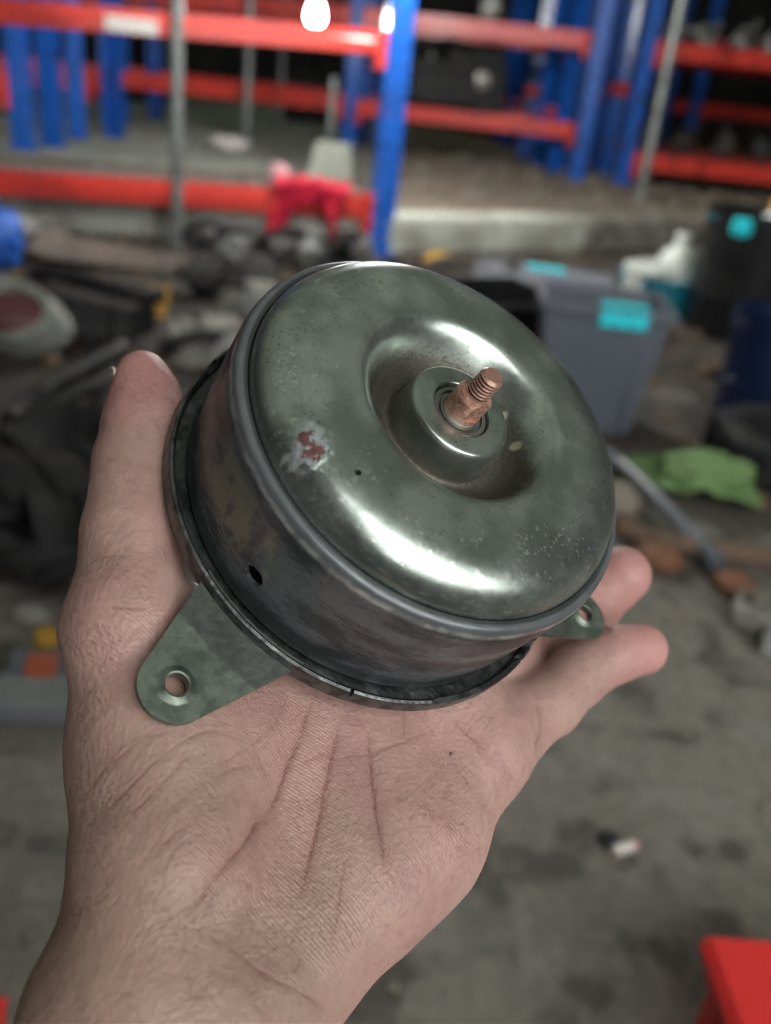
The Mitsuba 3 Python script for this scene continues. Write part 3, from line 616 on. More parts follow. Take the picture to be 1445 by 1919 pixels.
beam(RA, a_pt(2.55, zu_ + (zu_left - zu_) * 2.55 / alen), a_pt(0.045, zu_), hu_)
for i in range(5):
    c_ = np.array(P1) + adir * (0.3 + 0.48 * i)
    part(RA, 'shelf_panel', mv(box(0.47, 0.38, 0.016, 0.003), (c_[0], c_[1] + 0.22, zl_ + hl_ - 0.012 - 0.0 * i), rz(aang)), 'm_dusty', smooth=False)
lx_ = -0.91
part(RA, 'beam_label', mv(box(0.15, 0.002, 0.04, 0.0008), (lx_, on_a(lx_) - 0.0315, zu_ + (zu_left - zu_) * (P1[0] - lx_) / alen + 0.024), rz(aang)), 'm_paper', 'pale paper label stuck on the upper beam')
RB = thing('pallet_rack', 'long red and blue rack in the middle distance behind the nearest rack', 'rack')
for q in ((-1.849, 5.643, 0.137), (-0.451, 5.62, 0.137), (0.859, 5.433, 0.137)): post(RB, *q)
for q in ((-1.849, 5.643, 0.137), (-0.451, 5.62, 0.137), (0.859, 5.433, 0.137)): post(RB, q[0] + 0.02, q[1] + 0.95, PZ, PI)
def rack_level(parent, xs, y, z, h=0.09, dep=0.95, deck=True, n=4):
    for x0, x1 in zip(xs[:-1], xs[1:]):
        beam(parent, (x0 + 0.04, y - 0.02, z), (x1 - 0.04, y - 0.02, z), h)
        beam(parent, (x0 + 0.04, y + dep - 0.03, z), (x1 - 0.04, y + dep - 0.03, z), h)
        if deck:
            w_ = (x1 - x0 - 0.1) / n
            for i in range(deck if deck > 1 else n): part(parent, 'shelf_panel', box(w_ - 0.008, dep - 0.08, 0.018, 0.004, (x0 + 0.05 + (i + 0.5) * w_, y + dep / 2, z + h - 0.018)), 'm_pinkred', smooth=False)
bx = [-1.849 - 1.5, -1.849, -0.451, 0.859]; by = 5.62
zb = 0.339
rack_level(RB, bx[2:], by, zb, 0.08, deck=3, n=5)
rack_level(RB, bx[:3], by, zb + 0.01, 0.08, deck=False)
post(RB, bx[0], by, PZ); post(RB, bx[0] + .02, by + .95, PZ, PI)
zu = 0.793
rack_level(RB, bx, by, zu, 0.085, deck=False)
RL = thing('pallet_rack', 'blue and red rack cut off by the left edge behind the nearest rack', 'rack')
L1 = (-1.696, 4.036, 0.137)
post(RL, *L1); post(RL, L1[0] + 0.09, L1[1] + 1.0, PZ, PI); post(RL, L1[0] - 2.3, L1[1], PZ); post(RL, L1[0] - 2.2, L1[1] + 1.0, PZ, PI)
zl = 0.336
rack_level(RL, [L1[0] - 2.3, L1[0]], L1[1], zl, 0.085, 1.0, deck=False)
for i, q in enumerate(((-1.654, 4.251, 0.137), (-1.698, 4.717, 0.137), (-1.852, 5.946, 0.137), (-2.063, 7.534, 0.137))):
    k = thing('spare_upright', ('blue rack upright standing alone just right of the left rack post', 'second blue rack upright standing alone right of the left rack', 'blue rack upright standing behind the middle rack end post', 'far blue rack upright standing in the dark left of the grey pole')[i], 'rack post')
    part(k, 'channel', mv(POST_P, q, rz(0.3 * i)), 'm_blue', smooth=False)
RC = thing('pallet_rack', 'red and blue rack with low red shelves at the right edge', 'rack')
C1 = (1.13, 5.512, 0.137)
post(RC, *C1); post(RC, C1[0] + 0.03, C1[1] + 1.1, PZ, PI); post(RC, C1[0] + 2.3, C1[1], PZ); post(RC, C1[0] + 2.3, C1[1] + 1.1, PZ, PI)
zc = 0.223; zc2 = 0.784
rack_level(RC, [C1[0], C1[0] + 2.3], C1[1], zc, 0.085, 1.1, n=5)
rack_level(RC, [C1[0], C1[0] + 2.3], C1[1], zc2, 0.085, 1.1, n=5)
RD = thing('pallet_rack', 'farthest red and blue rack in the dark behind the right rack', 'rack')
for x in (2.1, 4.0):
    post(RD, x, 8.0, PZ, holes=False); post(RD, x, 9.0, PZ, PI, holes=False)
rack_level(RD, [2.1, 4.0], 8.0, 0.5, 0.09, 1.0, deck=False); rack_level(RD, [2.1, 4.0], 8.0, 0.95, 0.09, 1.0, deck=False)
clus = ((0.68, 6.813, 0.137), (0.739, 6.197, 0.137), (0.794, 5.814, 0.137), (1.103, 5.99, 0.137), (0.597, 8.137, 0.137), (0.671, 7.764, 0.137), (1.039, 9.671, 0.137), (1.152, 8.122, 0.137), (1.298, 7.779, 0.137), (1.784, 9.717, 0.137))
ORD = ('first', 'second', 'third', 'fourth', 'fifth', 'sixth', 'seventh', 'eighth', 'ninth', 'tenth')
order = sorted(range(len(clus)), key=lambda i: clus[i][0] / clus[i][1])
for i, q in enumerate(clus):
    k = thing('spare_upright', 'blue rack upright in the bundle beside the right rack, %s from the left' % ORD[order.index(i)], 'rack post', 'bundle of spare blue uprights')
    part(k, 'channel', mv(POST_P, q, rz(rnd.uniform(-0.8, 0.8)) @ ry(rnd.uniform(-0.03, 0.04))), 'm_blue', smooth=False)
    part(k, 'connector', box(0.1, 0.09, 0.07, 0.006, (q[0], q[1] + 0.03, rnd.choice((0.45, 0.55, 0.38, 0.62)))), 'm_red')
for i, (q, r, lab) in enumerate((((-0.755, 2.941, 0.0), 0.019, 'grey galvanized pole in front of the dark parts under the nearest rack'), ((-0.994, 5.394, 0.137), 0.021, 'grey galvanized pole on the slab, second from the left'), ((-1.024, 6.796, 0.137), 0.018, 'thin far grey pole right of the second pole'), ((1.068, 4.72, 0.137), 0.022, 'tall grey pole in front of the right rack post'))):
    k = thing('metal_pole', lab, 'pole')
    part(k, 'pipe', mv(lathe([(0, 0), (r, 0), (r, 2.6), (r - 0.003, 2.61), (0, 2.61)], 20), q), 'm_galv')
    part(k, 'collar', mv(lathe([(r, 0.9), (r + 0.006, 0.9), (r + 0.006, 0.96), (r, 0.96)], 20, True), q), 'm_galv')

# ================================================================ stored parts on the racks (far, small)
def alternator(name, label, loc_, s=1.0, R=None, group=None, m='m_alu', catg='car part'):
    k = thing(name, label, catg, group); R = np.eye(3) if R is None else R
    def P(me): return mv(me, loc_, R, s)
    body = lathe([(0, -0.05), (0.052, -0.05), (0.06, -0.04), (0.062, 0.03), (0.055, 0.045), (0.02, 0.05), (0, 0.05)], 28)
    fins = [mv(box(0.006, 0.012, 0.07, 0.001), (0.062 * math.cos(a), 0.062 * math.sin(a), -0.006), rz(a + PI / 2)) for a in np.arange(14) * 2 * PI / 14]
    part(k, 'housing', P(cat(body, fins)), m)
    part(k, 'pulley', P(lathe([(0, 0.05), (0.012, 0.05), (0.012, 0.058), (0.034, 0.058), (0.026, 0.066), (0.026, 0.072), (0.034, 0.080), (0.010, 0.080), (0, 0.084)], 28)), 'm_iron')
    for a in (0.3, 2.6): part(k, 'bracket', P(mv(box(0.05, 0.022, 0.02, 0.004), (0.078 * math.cos(a), 0.078 * math.sin(a), 0.03), rz(a))), m)
    return k
def casting(name, label, loc_, size, seed, R=None, m='m_iron', group=None, catg='car part'):
    """A lump of engine: block, ribs, bosses, flange and pipes, each a part."""
    r = random.Random(seed); sx, sy, sz = size; R = rz(r.uniform(0, 6)) if R is None else R
    k = thing(name, label, catg, group)
    def P(me): return mv(me, loc_, R)
    blocks = [box(sx * 0.8, sy * 0.75, sz * 0.7, 0.012, (0, 0, sz * 0.35)), box(sx * 0.5, sy * 0.9, sz * 0.5, 0.01, (-sx * 0.1, 0, sz * 0.3)), box(sx * 0.45, sy * 0.5, sz * 0.35, 0.01, (sx * 0.15, -sy * 0.05, sz * 0.8))]
    part(k, 'block', P(cat(blocks)), m)
    for i in range(5): part(k, 'rib', P(box(0.008, sy * 0.82, sz * 0.55, 0.002, (-sx * 0.36 + i * sx * 0.16, 0, sz * 0.42))), m)
    for i in range(4):
        part(k, 'boss', P(mv(lathe([(0, 0), (0.02, 0), (0.02, sz * 0.1), (0.012, sz * 0.13), (0, sz * 0.13)], 18), (r.uniform(-.35, .35) * sx, r.uniform(-.3, .3) * sy, sz * 0.68))), m if i % 2 else 'm_alu')
    part(k, 'pulley', P(mv(lathe([(0, 0), (0.05, 0), (0.042, 0.012), (0.05, 0.024), (0.02, 0.03), (0, 0.03)], 26), (sx * 0.2, -sy * 0.38, sz * 0.45), rx(PI / 2))), 'm_alu')
    part(k, 'pipe', P(tube([(-sx * .3, -sy * .35, sz * .5), (-sx * .45, -sy * .5, sz * .7), (-sx * .2, -sy * .55, sz * .95), (sx * .1, -sy * .4, sz * .85)], 0.014, 10)), 'm_rubber')
    return k
for i in range(9):
    alternator('alternator', 'grey metal alternator on the upper shelf of the right rack, %s from the left' % ORD[i], (C1[0] + 0.2 + i * 0.2, C1[1] + 0.35 + 0.12 * (i % 2), zc2 + 0.076 + 0.078), 1.0, rx(PI / 2 + rnd.uniform(-.4, .4)) @ rz(0.4 * i), 'alternators on the right rack')
for i in range(7):
    alternator('compressor', 'dark grey compressor on the low shelf of the right rack, %s from the left' % ORD[i], (C1[0] + 0.25 + i * 0.24, C1[1] + 0.72, zc + 0.076 + 0.078), 1.0, rx(PI / 2 + rnd.uniform(-.4, .4)) @ rz(0.7 * i), 'compressors on the low right shelf', 'm_iron')
alternator('alternator', 'ribbed silver alternator on the upper beam of the middle rack', (0.265, by + 0.03, zu + 0.085 + 0.062), 1.0, ry(PI / 2) @ rz(.5))
casting('engine', 'big dark engine on the lower shelf of the middle rack', (0.113, by + 0.5, zb + 0.08), (0.75, 0.6, 0.36), 3, rz(0.1), 'm_black')
casting('engine', 'dark gearbox lying on the slab behind the middle rack', (-0.9, 8.2, PZ), (0.8, 0.5, 0.5), 5, rz(0.2), 'm_black')
casting('engine', 'black engine in the darkness at the back left', (-2.6, 8.4, PZ), (0.9, 0.6, 0.7), 6, rz(0.5), 'm_black')
casting('engine', 'black engine in the darkness behind the bundle of uprights', (0.7, 9.2, PZ), (0.9, 0.6, 0.9), 7, rz(0.1), 'm_black')
def jug(name, label, loc_, s, m, capm, catg='jug', R=None):
    k = thing(name, label, catg); R = np.eye(3) if R is None else R
    part(k, 'body', mv(lathe([(0, 0), (0.07, 0), (0.078, 0.01), (0.08, 0.16), (0.07, 0.20), (0.03, 0.235), (0.024, 0.25), (0, 0.25)], 30), loc_, R, s), m)
    part(k, 'cap', mv(lathe([(0, 0.245), (0.03, 0.245), (0.03, 0.275), (0.026, 0.28), (0, 0.28)], 24), loc_, R, s), capm)
    part(k, 'handle', mv(tube([(0.055, 0, 0.21), (0.10, 0, 0.20), (0.105, 0, 0.13), (0.075, 0, 0.09)], 0.011, 10), loc_, R, s), m)
    return k

def bulb(label, loc_, L, cord):
    k = thing('light_bulb', label, 'light bulb')
    g_ = mv(lathe([(0, -0.05), (0.02, -0.046), (0.03, -0.03), (0.032, -0.012), (0.024, 0.012), (0.016, 0.03), (0, 0.03)], 24), loc_)
    scene[k + '__globe'] = mikit.ply(g_, 'm_white', smooth=True, emitter={'type': 'area', 'radiance': {'type': 'rgb', 'value': [L, L * 0.98, L * 0.93]}})
    part(k, 'socket', mv(lathe([(0, 0.028), (0.017, 0.028), (0.018, 0.07), (0.008, 0.08), (0, 0.08)], 20), loc_), 'm_black')
    part(k, 'cord', tube([np.array(loc_) + [0, 0, 0.078], np.array(loc_) + [0.004, 0, cord * .5], np.array(loc_) + [0, 0, cord]], 0.003, 8), 'm_black')
bulb('glowing white bulb hanging behind the top beam of the nearest rack', (np.float64(-0.452), np.float64(3.747), np.float64(0.758)), 14.0, 2.3)
bulb('unseen bright bulb above the view, placed to light the top of the nearest rack post', (P1[0] + 0.10, P1[1] - 0.35, 1.22), 90.0, 2.0)  # out of view; placed to light the post top and upper beam

# ================================================================ red cloth on the low beam
cx0, cy0 = -0.359, on_a(-0.359)
def cloth_fn(u, v):
    s_ = v * 0.46; front = np.clip(s_ - 0.17, 0, None)
    hang = 0.16 + 0.85 * np.exp(-((u - 0.20) / 0.13) ** 2) + 0.42 * np.exp(-((u - 0.90) / 0.07) ** 2)
    x = (u - 0.5) * (0.25 - 0.25 * np.clip(front, 0, .2)) - front * 0.30 * np.exp(-((u - 0.2) / 0.2) ** 2)
    y = cy0 + 0.10 - np.clip(s_, 0, 0.165) - 0.014 * np.sin(u * 19 + v * 5) * np.clip(v * 2, 0.3, 1) - 0.012
    z = zl_ + hl_ + 0.012 + 0.02 * np.sin(u * 13 + 1.0) * np.sin(v * 7 + u * 4) ** 2 + 0.075 * np.exp(-((u - .5) / .3) ** 2 - ((v - .2) / .22) ** 2) * (0.6 + 0.4 * np.sin(u * 9)) - front * hang
    return np.stack([cx0 + x, y, z], -1)
rc = thing('cloth', 'crimson red rag draped over the low beam of the nearest rack', 'cloth')
part(rc, 'fabric', sheet(cloth_fn, 46, 46, 0.004), 'm_cloth', smooth=True)
part(rc, 'cuff', mv(blob(0.035, 0.035, 0.035, 0.3, 2.0, 3), (cx0 - 0.125, cy0 + 0.02, zl_ + hl_ + 0.04)), 'm_clothpink', 'pale pink crumpled end', smooth=True)

# ================================================================ dark parts under and before the nearest rack
casting('engine_part', 'grimy cylinder head below the red rag', S((-0.385, 2.957, 0.0), 0.95), (0.26, 0.16, 0.13), 21, rz(0.3))
casting('engine_part', 'grimy gearbox casing left of the rag, by the grey pole', S((-0.575, 2.848, 0.0), 0.95), (0.24, 0.16, 0.14), 22, rz(-0.2))
casting('engine_part', 'dark pump casing beside the blue post', S((-0.243, 3.066, 0.0), 0.95), (0.2, 0.14, 0.11), 23, rz(0.8), 'm_black')
alternator('alternator', 'dull alternator lying between the casings under the low beam', S((-0.415, 2.449, 0.06), 0.95), 1.0, rx(1.2), None, 'm_iron')
alternator('starter_motor', 'small dirty starter motor in front of the gearbox casing', S((-0.545, 2.418, 0.055), 0.93), 0.85, rx(0.9) @ rz(.5), None, 'm_iron')
casting('engine_part', 'pale ribbed cylinder block left of the fan motor', S((-0.422, 1.883, 0.0), 0.85), (0.24, 0.20, 0.11), 31, rz(0.35) @ rx(0.12), 'm_castgrey')
casting('engine_part', 'small grey manifold behind the pale ribbed block', S((-0.397, 2.286, 0.0), 0.9), (0.2, 0.15, 0.1), 33, rz(-0.3), 'm_castgrey')
yb = thing('bracket', 'small mustard yellow bracket on the scrap behind the thumb', 'bracket')
q = np.array((-0.612, 2.199, 0.0)); S(q, .85)
part(yb, 'plate', mv(trimesh.creation.extrude_polygon(Polygon([(-.03, 0), (.015, 0), (.032, .045), (.028, .08), (-.028, .075)]).buffer(.003), 0.006, engine='earcut'), q + [0, 0, 0.001], rz(0.1) @ rx(1.25)), 'm_yellow', smooth=False)
part(yb, 'foot', mv(box(0.05, 0.04, 0.006, 0.001), q + [0, -0.018, 0.004]), 'm_yellow')
S((0, 0, 0))
lf = thing('leaf', 'yellow dry leaf on the dark heap right of the blue post', 'leaf')
q = np.array((0.078, 3.022, 0.055))
part(lf, 'blade', mv(sheet(lambda u, v: np.stack([(u - .5) * 0.11, (v - .5) * 0.06 * np.sin(np.pi * np.clip(u, .03, .97)), 0.015 * np.sin(3 * u) + 0.02 * (v - .5) ** 2], -1), 14, 8, 0.001), q, rz(0.5) @ ry(-.2)), 'm_yellow')
part(lf, 'stalk', mv(tube([(-.055, 0, .0), (-.075, .003, -.006), (-.09, .0, -.012)], 0.0012, 6), q, rz(0.5) @ ry(-.2)), 'm_yellow')
# tail lamp, bag, wad
tl = thing('tail_lamp', 'grey-rimmed car tail lamp with a maroon lens lying at the left edge', 'tail lamp')
q = np.array((-0.785, 1.809, 0.0)); S(q, .84); Rt = rz(-0.25) @ rx(0.85)
def lampring(sx, sy, e0, e1, h0, h1):
    a = np.linspace(0, 2 * PI, 40, endpoint=False)
    def ring(k, z): return np.stack([sx * k * np.cos(a) + 0.02 * np.cos(a) ** 2, sy * k * np.sin(a), np.full_like(a, z)], 1)
    L_ = [ring(e0, h0), ring(1, h0), ring(1.02, (h0 + h1) / 2), ring(0.95, h1), ring(e1, h1 - 0.006), ring(e1 * .96, h1 - 0.03), ring(e0, h0)]
    V = np.vstack(L_); n = 40; F = []
    for i in range(len(L_) - 1):
        for j in range(n): F += [[i * n + j, i * n + (j + 1) % n, (i + 1) * n + (j + 1) % n], [i * n + j, (i + 1) * n + (j + 1) % n, (i + 1) * n + j]]
    return trimesh.Trimesh(V, F, process=True)
part(tl, 'housing', mv(lampring(0.12, 0.085, 0.3, 0.72, 0.0, 0.09), q + [0, 0, 0.06], Rt), 'm_lensgrey')
part(tl, 'lens', mv(blob(0.088, 0.06, 0.03, 0.05, 2, 4), q + [0, 0, 0.06] + Rt @ np.array([0.01, 0, 0.055]), Rt), 'm_maroon', 'maroon lens', smooth=True)
bg = thing('plastic_bag', 'crumpled bright blue plastic bag at the left edge under the low beam', 'bag')
q = np.array((-1.13, 2.506, 0.0)); S(q, .92)
part(bg, 'bulge', mv(blob(0.085, 0.09, 0.085, 0.35, 2.2, 9, 4), q + [-0.02, 0, 0.082]), 'm_bag', smooth=True)
part(bg, 'knot', mv(blob(0.025, 0.025, 0.04, 0.5, 3, 5), q + [-0.03, 0.01, 0.175]), 'm_bag', smooth=True)
q = np.array((-1.243, 2.959, 0.0)); S(q, .92)
obj('paper_wad', mv(blob(0.045, 0.04, 0.035, 0.45, 3.0, 14), q + [0, 0, 0.03]), 'm_paper', 'small crumpled white paper by the blue bag', 'paper', smooth=True)
q = np.array((-1.142, 2.824, 0.0)); S(q, .92)
casting('engine_part', 'small grey fitting on the ground right of the blue bag', tuple(q), (0.1, 0.08, 0.05), 41, None, 'm_alu')
S((0, 0, 0))
# hoses and sheets at the left
def hose(name, label, pts, r, m='m_rubber', cuff='m_iron'):
    k = thing(name, label, 'hose'); part(k, 'tube', tube(pts, r, 12, 8), m, smooth=True)
    for a_, b_ in ((pts[0], pts[1]), (pts[-1], pts[-2])):
        a_, b_ = np.array(a_), np.array(b_); part(k, 'clamp', tube([a_, a_ + (b_ - a_) / np.linalg.norm(b_ - a_) * 0.02], r * 1.15, 12, 1), cuff)
    return k
hose('hose', 'thick black rubber hose lying left of the thumb', [(-0.616, 1.348, 0.03), (-0.611, 1.469, 0.04), (-0.578, 1.59, 0.05), (-0.566, 1.755, 0.04)], 0.018)
hose('hose', 'thinner black hose lying beside the thick hose at the left', [(-0.612, 1.315, 0.02), (-0.585, 1.423, 0.03), (-0.545, 1.521, 0.04), (-0.539, 1.635, 0.03)], 0.012)
hose('hose', 'long dark hose curving over the heap above the tail lamp', [(-1.004, 2.399, 0.02), (-0.82, 2.247, 0.05), (-0.663, 2.129, 0.06), (-0.613, 2.322, 0.03)], 0.02)
def scrap(name, label, loc_, size, seed, m, R=None, catg='car part'):
    """A torn moulded panel with a turned-up edge and stiffening ribs."""
    r = random.Random(seed); sx, sy, hh = size; R = np.eye(3) if R is None else R
    k = thing(name, label, catg)
    f = lambda u, v: np.stack([(u - .5) * sx, (v - .5) * sy * (0.8 + 0.2 * np.sin(4 * u + seed)), hh * (0.35 * np.sin(3.1 * u + seed) + 0.4 * np.cos(3.7 * v + seed * 2)) + hh * 0.7 * np.clip(np.abs(u - .5) * 2 - .75, 0, 1) * 4], -1)
    part(k, 'panel', mv(sheet(f, 24, 20, 0.006), loc_, R), m)
    for i in range(3):
        u0 = np.full(12, 0.25 + 0.25 * i); v0 = np.linspace(0.08, 0.92, 12); pts = f(u0, v0) + [0, 0, 0.004]
        part(k, 'rib', mv(tube(pts, 0.007, 6, 1), loc_, R), m)
    return k
scrap('trim_panel', 'black plastic panel on the ground behind the tail lamp', S((-0.716, 1.888, 0.05), 0.85), (0.42, 0.3, 0.05), 1, 'm_scrap', rz(.3))
scrap('trim_panel', 'dark crumpled panel at the left edge beside the proximal thumb', S((-0.489, 1.14, 0.05), 0.75), (0.4, 0.36, 0.05), 2, 'm_scrap', rz(.8))
scrap('trim_panel', 'black plastic undertray left of the thumb base', S((-0.42, 0.947, 0.05), 0.72), (0.36, 0.3, 0.045), 3, 'm_scrap', rz(-.3))
scrap('trim_panel', 'dark panel half hidden behind the thumb', S((-0.428, 1.329, 0.05), 0.78), (0.4, 0.36, 0.05), 4, 'm_scrap', rz(.1))
scrap('trim_panel', 'dark dusty panel below the hoses behind the hand', S((-0.325, 1.065, 0.04), 0.75), (0.36, 0.3, 0.04), 5, 'm_scrap', rz(.5))
scrap('trim_panel', 'black plastic sheet heaped right of the blue post foot', S((0.11, 2.812, 0.06), 0.93), (0.42, 0.26, 0.05), 6, 'm_scrap', rz(.15))
scrap('trim_panel', 'black fan shroud on the ground above the fan motor', S((-0.101, 2.523, 0.05), 0.9), (0.44, 0.3, 0.05), 7, 'm_scrap', rz(-.2))
scrap('trim_panel', 'black plastic scrap between the lidded crate and the teal tub', S((0.591, 2.532, 0.05), .9), (0.2, 0.2, 0.06), 9, 'm_scrap', rz(.4))
scrap('trim_panel', 'dusty grey-brown panel in front of the low beam', S((-0.846, 2.672, 0.03), 0.95), (0.5, 0.25, 0.03), 8, 'm_dusty', rz(.05))
# lower left module
md = thing('control_module', 'grey metal control module with an orange-red label at the left edge beside the wrist', 'module')
q = np.array((-0.318, 0.698, 0.0)); S(q, .73); Rm = rz(0.12)
part(md, 'case', mv(box(0.13, 0.075, 0.03, 0.005), q + [0, 0.01, 0.015], Rm), 'm_slate')
for i in range(5): part(md, 'fin', mv(box(0.12, 0.004, 0.006, 0.001), q + [0, -0.02 + 0.012 * i, 0.032], Rm), 'm_galv')
part(md, 'label', mv(box(0.042, 0.044, 0.002, 0.0005), q + [-0.012, 0.048, 0.037], Rm @ rx(.5)), 'm_orange', 'orange-red label')
part(md, 'lid', mv(box(0.10, 0.06, 0.008, 0.002), q + [-0.008, 0.05, 0.031], Rm @ rx(.5)), 'm_greybin')
part(md, 'connector', mv(box(0.03, 0.02, 0.022, 0.003), q + [-0.055, -0.02, 0.011], Rm), 'm_galv')
q = np.array((-0.353, 0.812, 0.0)); S(q, .74)
k = thing('plug', 'small yellow plastic plug on the floor left of the hand', 'plug')
part(k, 'cup', mv(lathe([(0, 0), (0.017, 0), (0.018, 0.012), (0.014, 0.02), (0, 0.02)], 24), q), 'm_yellow')
part(k, 'tab', mv(box(0.02, 0.008, 0.006, 0.001), q + [0.022, 0, 0.006]), 'm_yellow')
q = np.array((-0.385, 0.849, 0.0)); S(q, .74)
obj('paper_wad', mv(blob(0.028, 0.02, 0.014, 0.4, 3, 17), q + [0, 0, 0.012]), 'm_castgrey', 'pale torn foam lump behind the yellow plug', 'foam', smooth=True)
q = np.array((-0.217, 0.387, 0.0)); S(q, .7)
k = thing('red_block', 'sliver of a bright red plastic block in the bottom left corner', 'plastic block')
part(k, 'body', mv(box(0.05, 0.04, 0.03, 0.004), q + [-0.022, -0.018, 0.015]), 'm_scarlet'); part(k, 'lip', mv(box(0.054, 0.044, 0.004, 0.001), q + [-0.022, -0.018, 0.03]), 'm_scarlet')

q = np.array((-0.389, 4.155, 0.137)); S((0, 0, 0))
k = thing('footing', 'small beige concrete footing with an upright rod on the slab behind the red rag', 'concrete block')
part(k, 'block', mv(trimesh.convex.convex_hull(np.vstack([np.array([[x, y, 0] for x in (-.10, .10) for y in (-.1, .1)]), np.array([[x, y, .15] for x in (-.07, .07) for y in (-.07, .07)])])), q), 'm_curb', smooth=False)
part(k, 'rod', mv(lathe([(0, .148), (0.014, .148), (0.012, .40), (0, .405)], 14), q + [-0.02, 0, 0]), 'm_galv')
q = np.array((-1.032, 5.138, 0.137))
obj('paper_wad', mv(blob(0.10, 0.07, 0.03, 0.5, 3.0, 24), q + [0, 0, 0.02]), 'm_paper', 'crumpled clear wrapper on the slab by the second grey pole', 'paper', smooth=True)
q = np.array((0.231, 0.61, 0.0))
obj('stone', mv(blob(0.011, 0.009, 0.006, 0.3, 2.4, 61), q + [0, 0, 0.003]), 'm_rubber', 'tiny black clod just behind the cigarette butt', 'stone', smooth=True)

# ================================================================ bins and drums at the right
def bin_(name, label, loc_, w0, w1, d, h, rot, m, tape, catg='bin', lid=True):
    """An open tapering crate with rim, handle and tape."""
    k = thing(name, label, catg); R = rz(rot)
    def frus(w0, d0, w1, d1, z0, z1, t):
        o = np.array([[-w0 / 2, -d0 / 2, z0], [w0 / 2, -d0 / 2, z0], [w0 / 2, d0 / 2, z0], [-w0 / 2, d0 / 2, z0], [-w1 / 2, -d1 / 2, z1], [w1 / 2, -d1 / 2, z1], [w1 / 2, d1 / 2, z1], [-w1 / 2, d1 / 2, z1]])
        return trimesh.convex.convex_hull(o)
    A = man(frus(w0, d * .8, w1, d, 0, h, 0)) - man(frus(w0 - .016, d * .8 - .016, w1 - .014, d - .014, 0.012, h + 0.01, 0))
    part(k, 'shell', mv(unman(A), loc_, R), m, smooth=False)
    rim = man(box(w1 + .024, d + .024, 0.03, .006, (0, 0, h - 0.01))) - man(box(w1 - .012, d - .012, 0.08, .002, (0, 0, h - 0.01)))
    part(k, 'rim', mv(unman(rim), loc_, R), m, smooth=False)
    for s in (-1, 1): part(k, 'side_rib', mv(box(0.014, 0.01, h * 0.85, 0.002, (s * (w0 + w1) / 4 * .7, -d * .455, h * 0.48)), loc_, R @ np.eye(3)), m)
    if tape:
        x, y, z, tw, th_ = tape
        part(k, 'tape', mv(box(tw, 0.004, th_, 0.001, (x, y, z)), loc_, R), 'm_cyan', 'bright cyan tape')
        part(k, 'tape_fold', mv(box(tw, 0.05, 0.003, 0.001, (x, y + 0.025, h + 0.0065)), loc_, R), 'm_cyan', 'bright cyan tape')
    return k
bin_('storage_bin', 'slate grey plastic bin with cyan tape on its rim, right of the fan motor', S((np.float64(0.375), np.float64(1.774), np.float64(0.0)), 0.815), 0.21, 0.29, 0.22, 0.30, -0.06, 'm_greybin', (0.035, -0.1245, 0.278, 0.108, 0.036))
part('storage_bin', 'dark_infill', mv(box(0.262, 0.19, 0.012, 0.004, (0, 0, 0.265)), XF[0], rz(-.06)), 'm_black', 'black infill where the inside of the bin looks dark')  # dark sheet put in where the inside of the bin looks black
bin_('storage_bin', 'dark grey lidded crate with cyan tape behind the slate bin', S((np.float64(0.393), np.float64(2.735), np.float64(0.0)), 0.94), 0.38, 0.42, 0.30, 0.10, -0.12, 'm_slate', None)
q = np.array((0.373, 2.575, 0.0)) + [0.02, 0.16, 0]; S(q, .94)
part('storage_bin_001', 'lid', mv(box(0.40, 0.28, 0.012, 0.004, (0, 0, 0.098)), q, rz(-.12)), 'm_slate')
part('storage_bin_001', 'tape', mv(box(0.125, 0.07, 0.003, 0.001, (0.0, 0.105, 0.1055)), q, rz(-.12)), 'm_cyan', 'bright cyan tape')
bin_('storage_bin', 'black low crate between the fan motor and the grey bins', S((np.float64(0.234), np.float64(2.39), np.float64(0.0)), 0.88), 0.26, 0.30, 0.34, 0.12, 0.5, 'm_black', None)
def drum(name, label, loc_, r, h, m, rimm, handle=None, catg='bucket', taper=0.9):
    k = thing(name, label, catg)
    part(k, 'wall', mv(lathe([(0, 0), (r * taper, 0), (r * taper + .004, 0.004), (r, h), (r + .006, h), (r + .006, h + .012), (r - .004, h + .012), (r * taper - .006, 0.012), (0, 0.012)], 48), loc_), m)
    for z in (h * 0.35, h * 0.9): part(k, 'hoop', mv(lathe([(r * (taper + (1 - taper) * z / h), z - .008), (r * (taper + (1 - taper) * z / h) + .008, z - .005), (r * (taper + (1 - taper) * z / h) + .008, z + .005), (r * (taper + (1 - taper) * z / h), z + .008)], 48, True), loc_), rimm)
    if handle: part(k, 'handle', mv(tube([(-r, 0, h * .9), (-r * .75, -r * .5, h * 1.0), (0, -r * .9, h * 1.02), (r * .75, -r * .5, h * 1.0), (r, 0, h * .9)], 0.006, 8), loc_), handle)
    return k
bk = np.array((0.945, 2.5, 0.0)) + [0.02, 0.17, 0]; S(bk, .93)
drum('bucket', 'tall black bucket with a cyan grip at the right edge', bk, 0.17, 0.36, 'm_black', 'm_black', 'm_teal')
part('bucket', 'grip', mv(box(0.055, 0.025, 0.05, 0.008), bk + [-0.115, -0.14, 0.335], rz(-.6)), 'm_cyan', 'cyan grip')
jug('bottle', 'white bottle with a yellow cap standing in the black bucket', tuple(bk + np.array([0.02, -0.02, 0.16])), 0.9, 'm_white', 'm_yellow', 'bottle')
tb = np.array((0.778, 2.756, 0.0)) + [0.0, 0.13, 0]; S(tb, .93)
drum('tub', 'low round teal tub behind the slate bin', tb, 0.14, 0.11, 'm_teal', 'm_teal', None, 'tub', 0.95)
jug('jug', 'white plastic canister standing on its side in the teal tub', tuple(tb + np.array([0.03, -0.02, 0.02])), 0.85, 'm_white', 'm_white', 'jug')
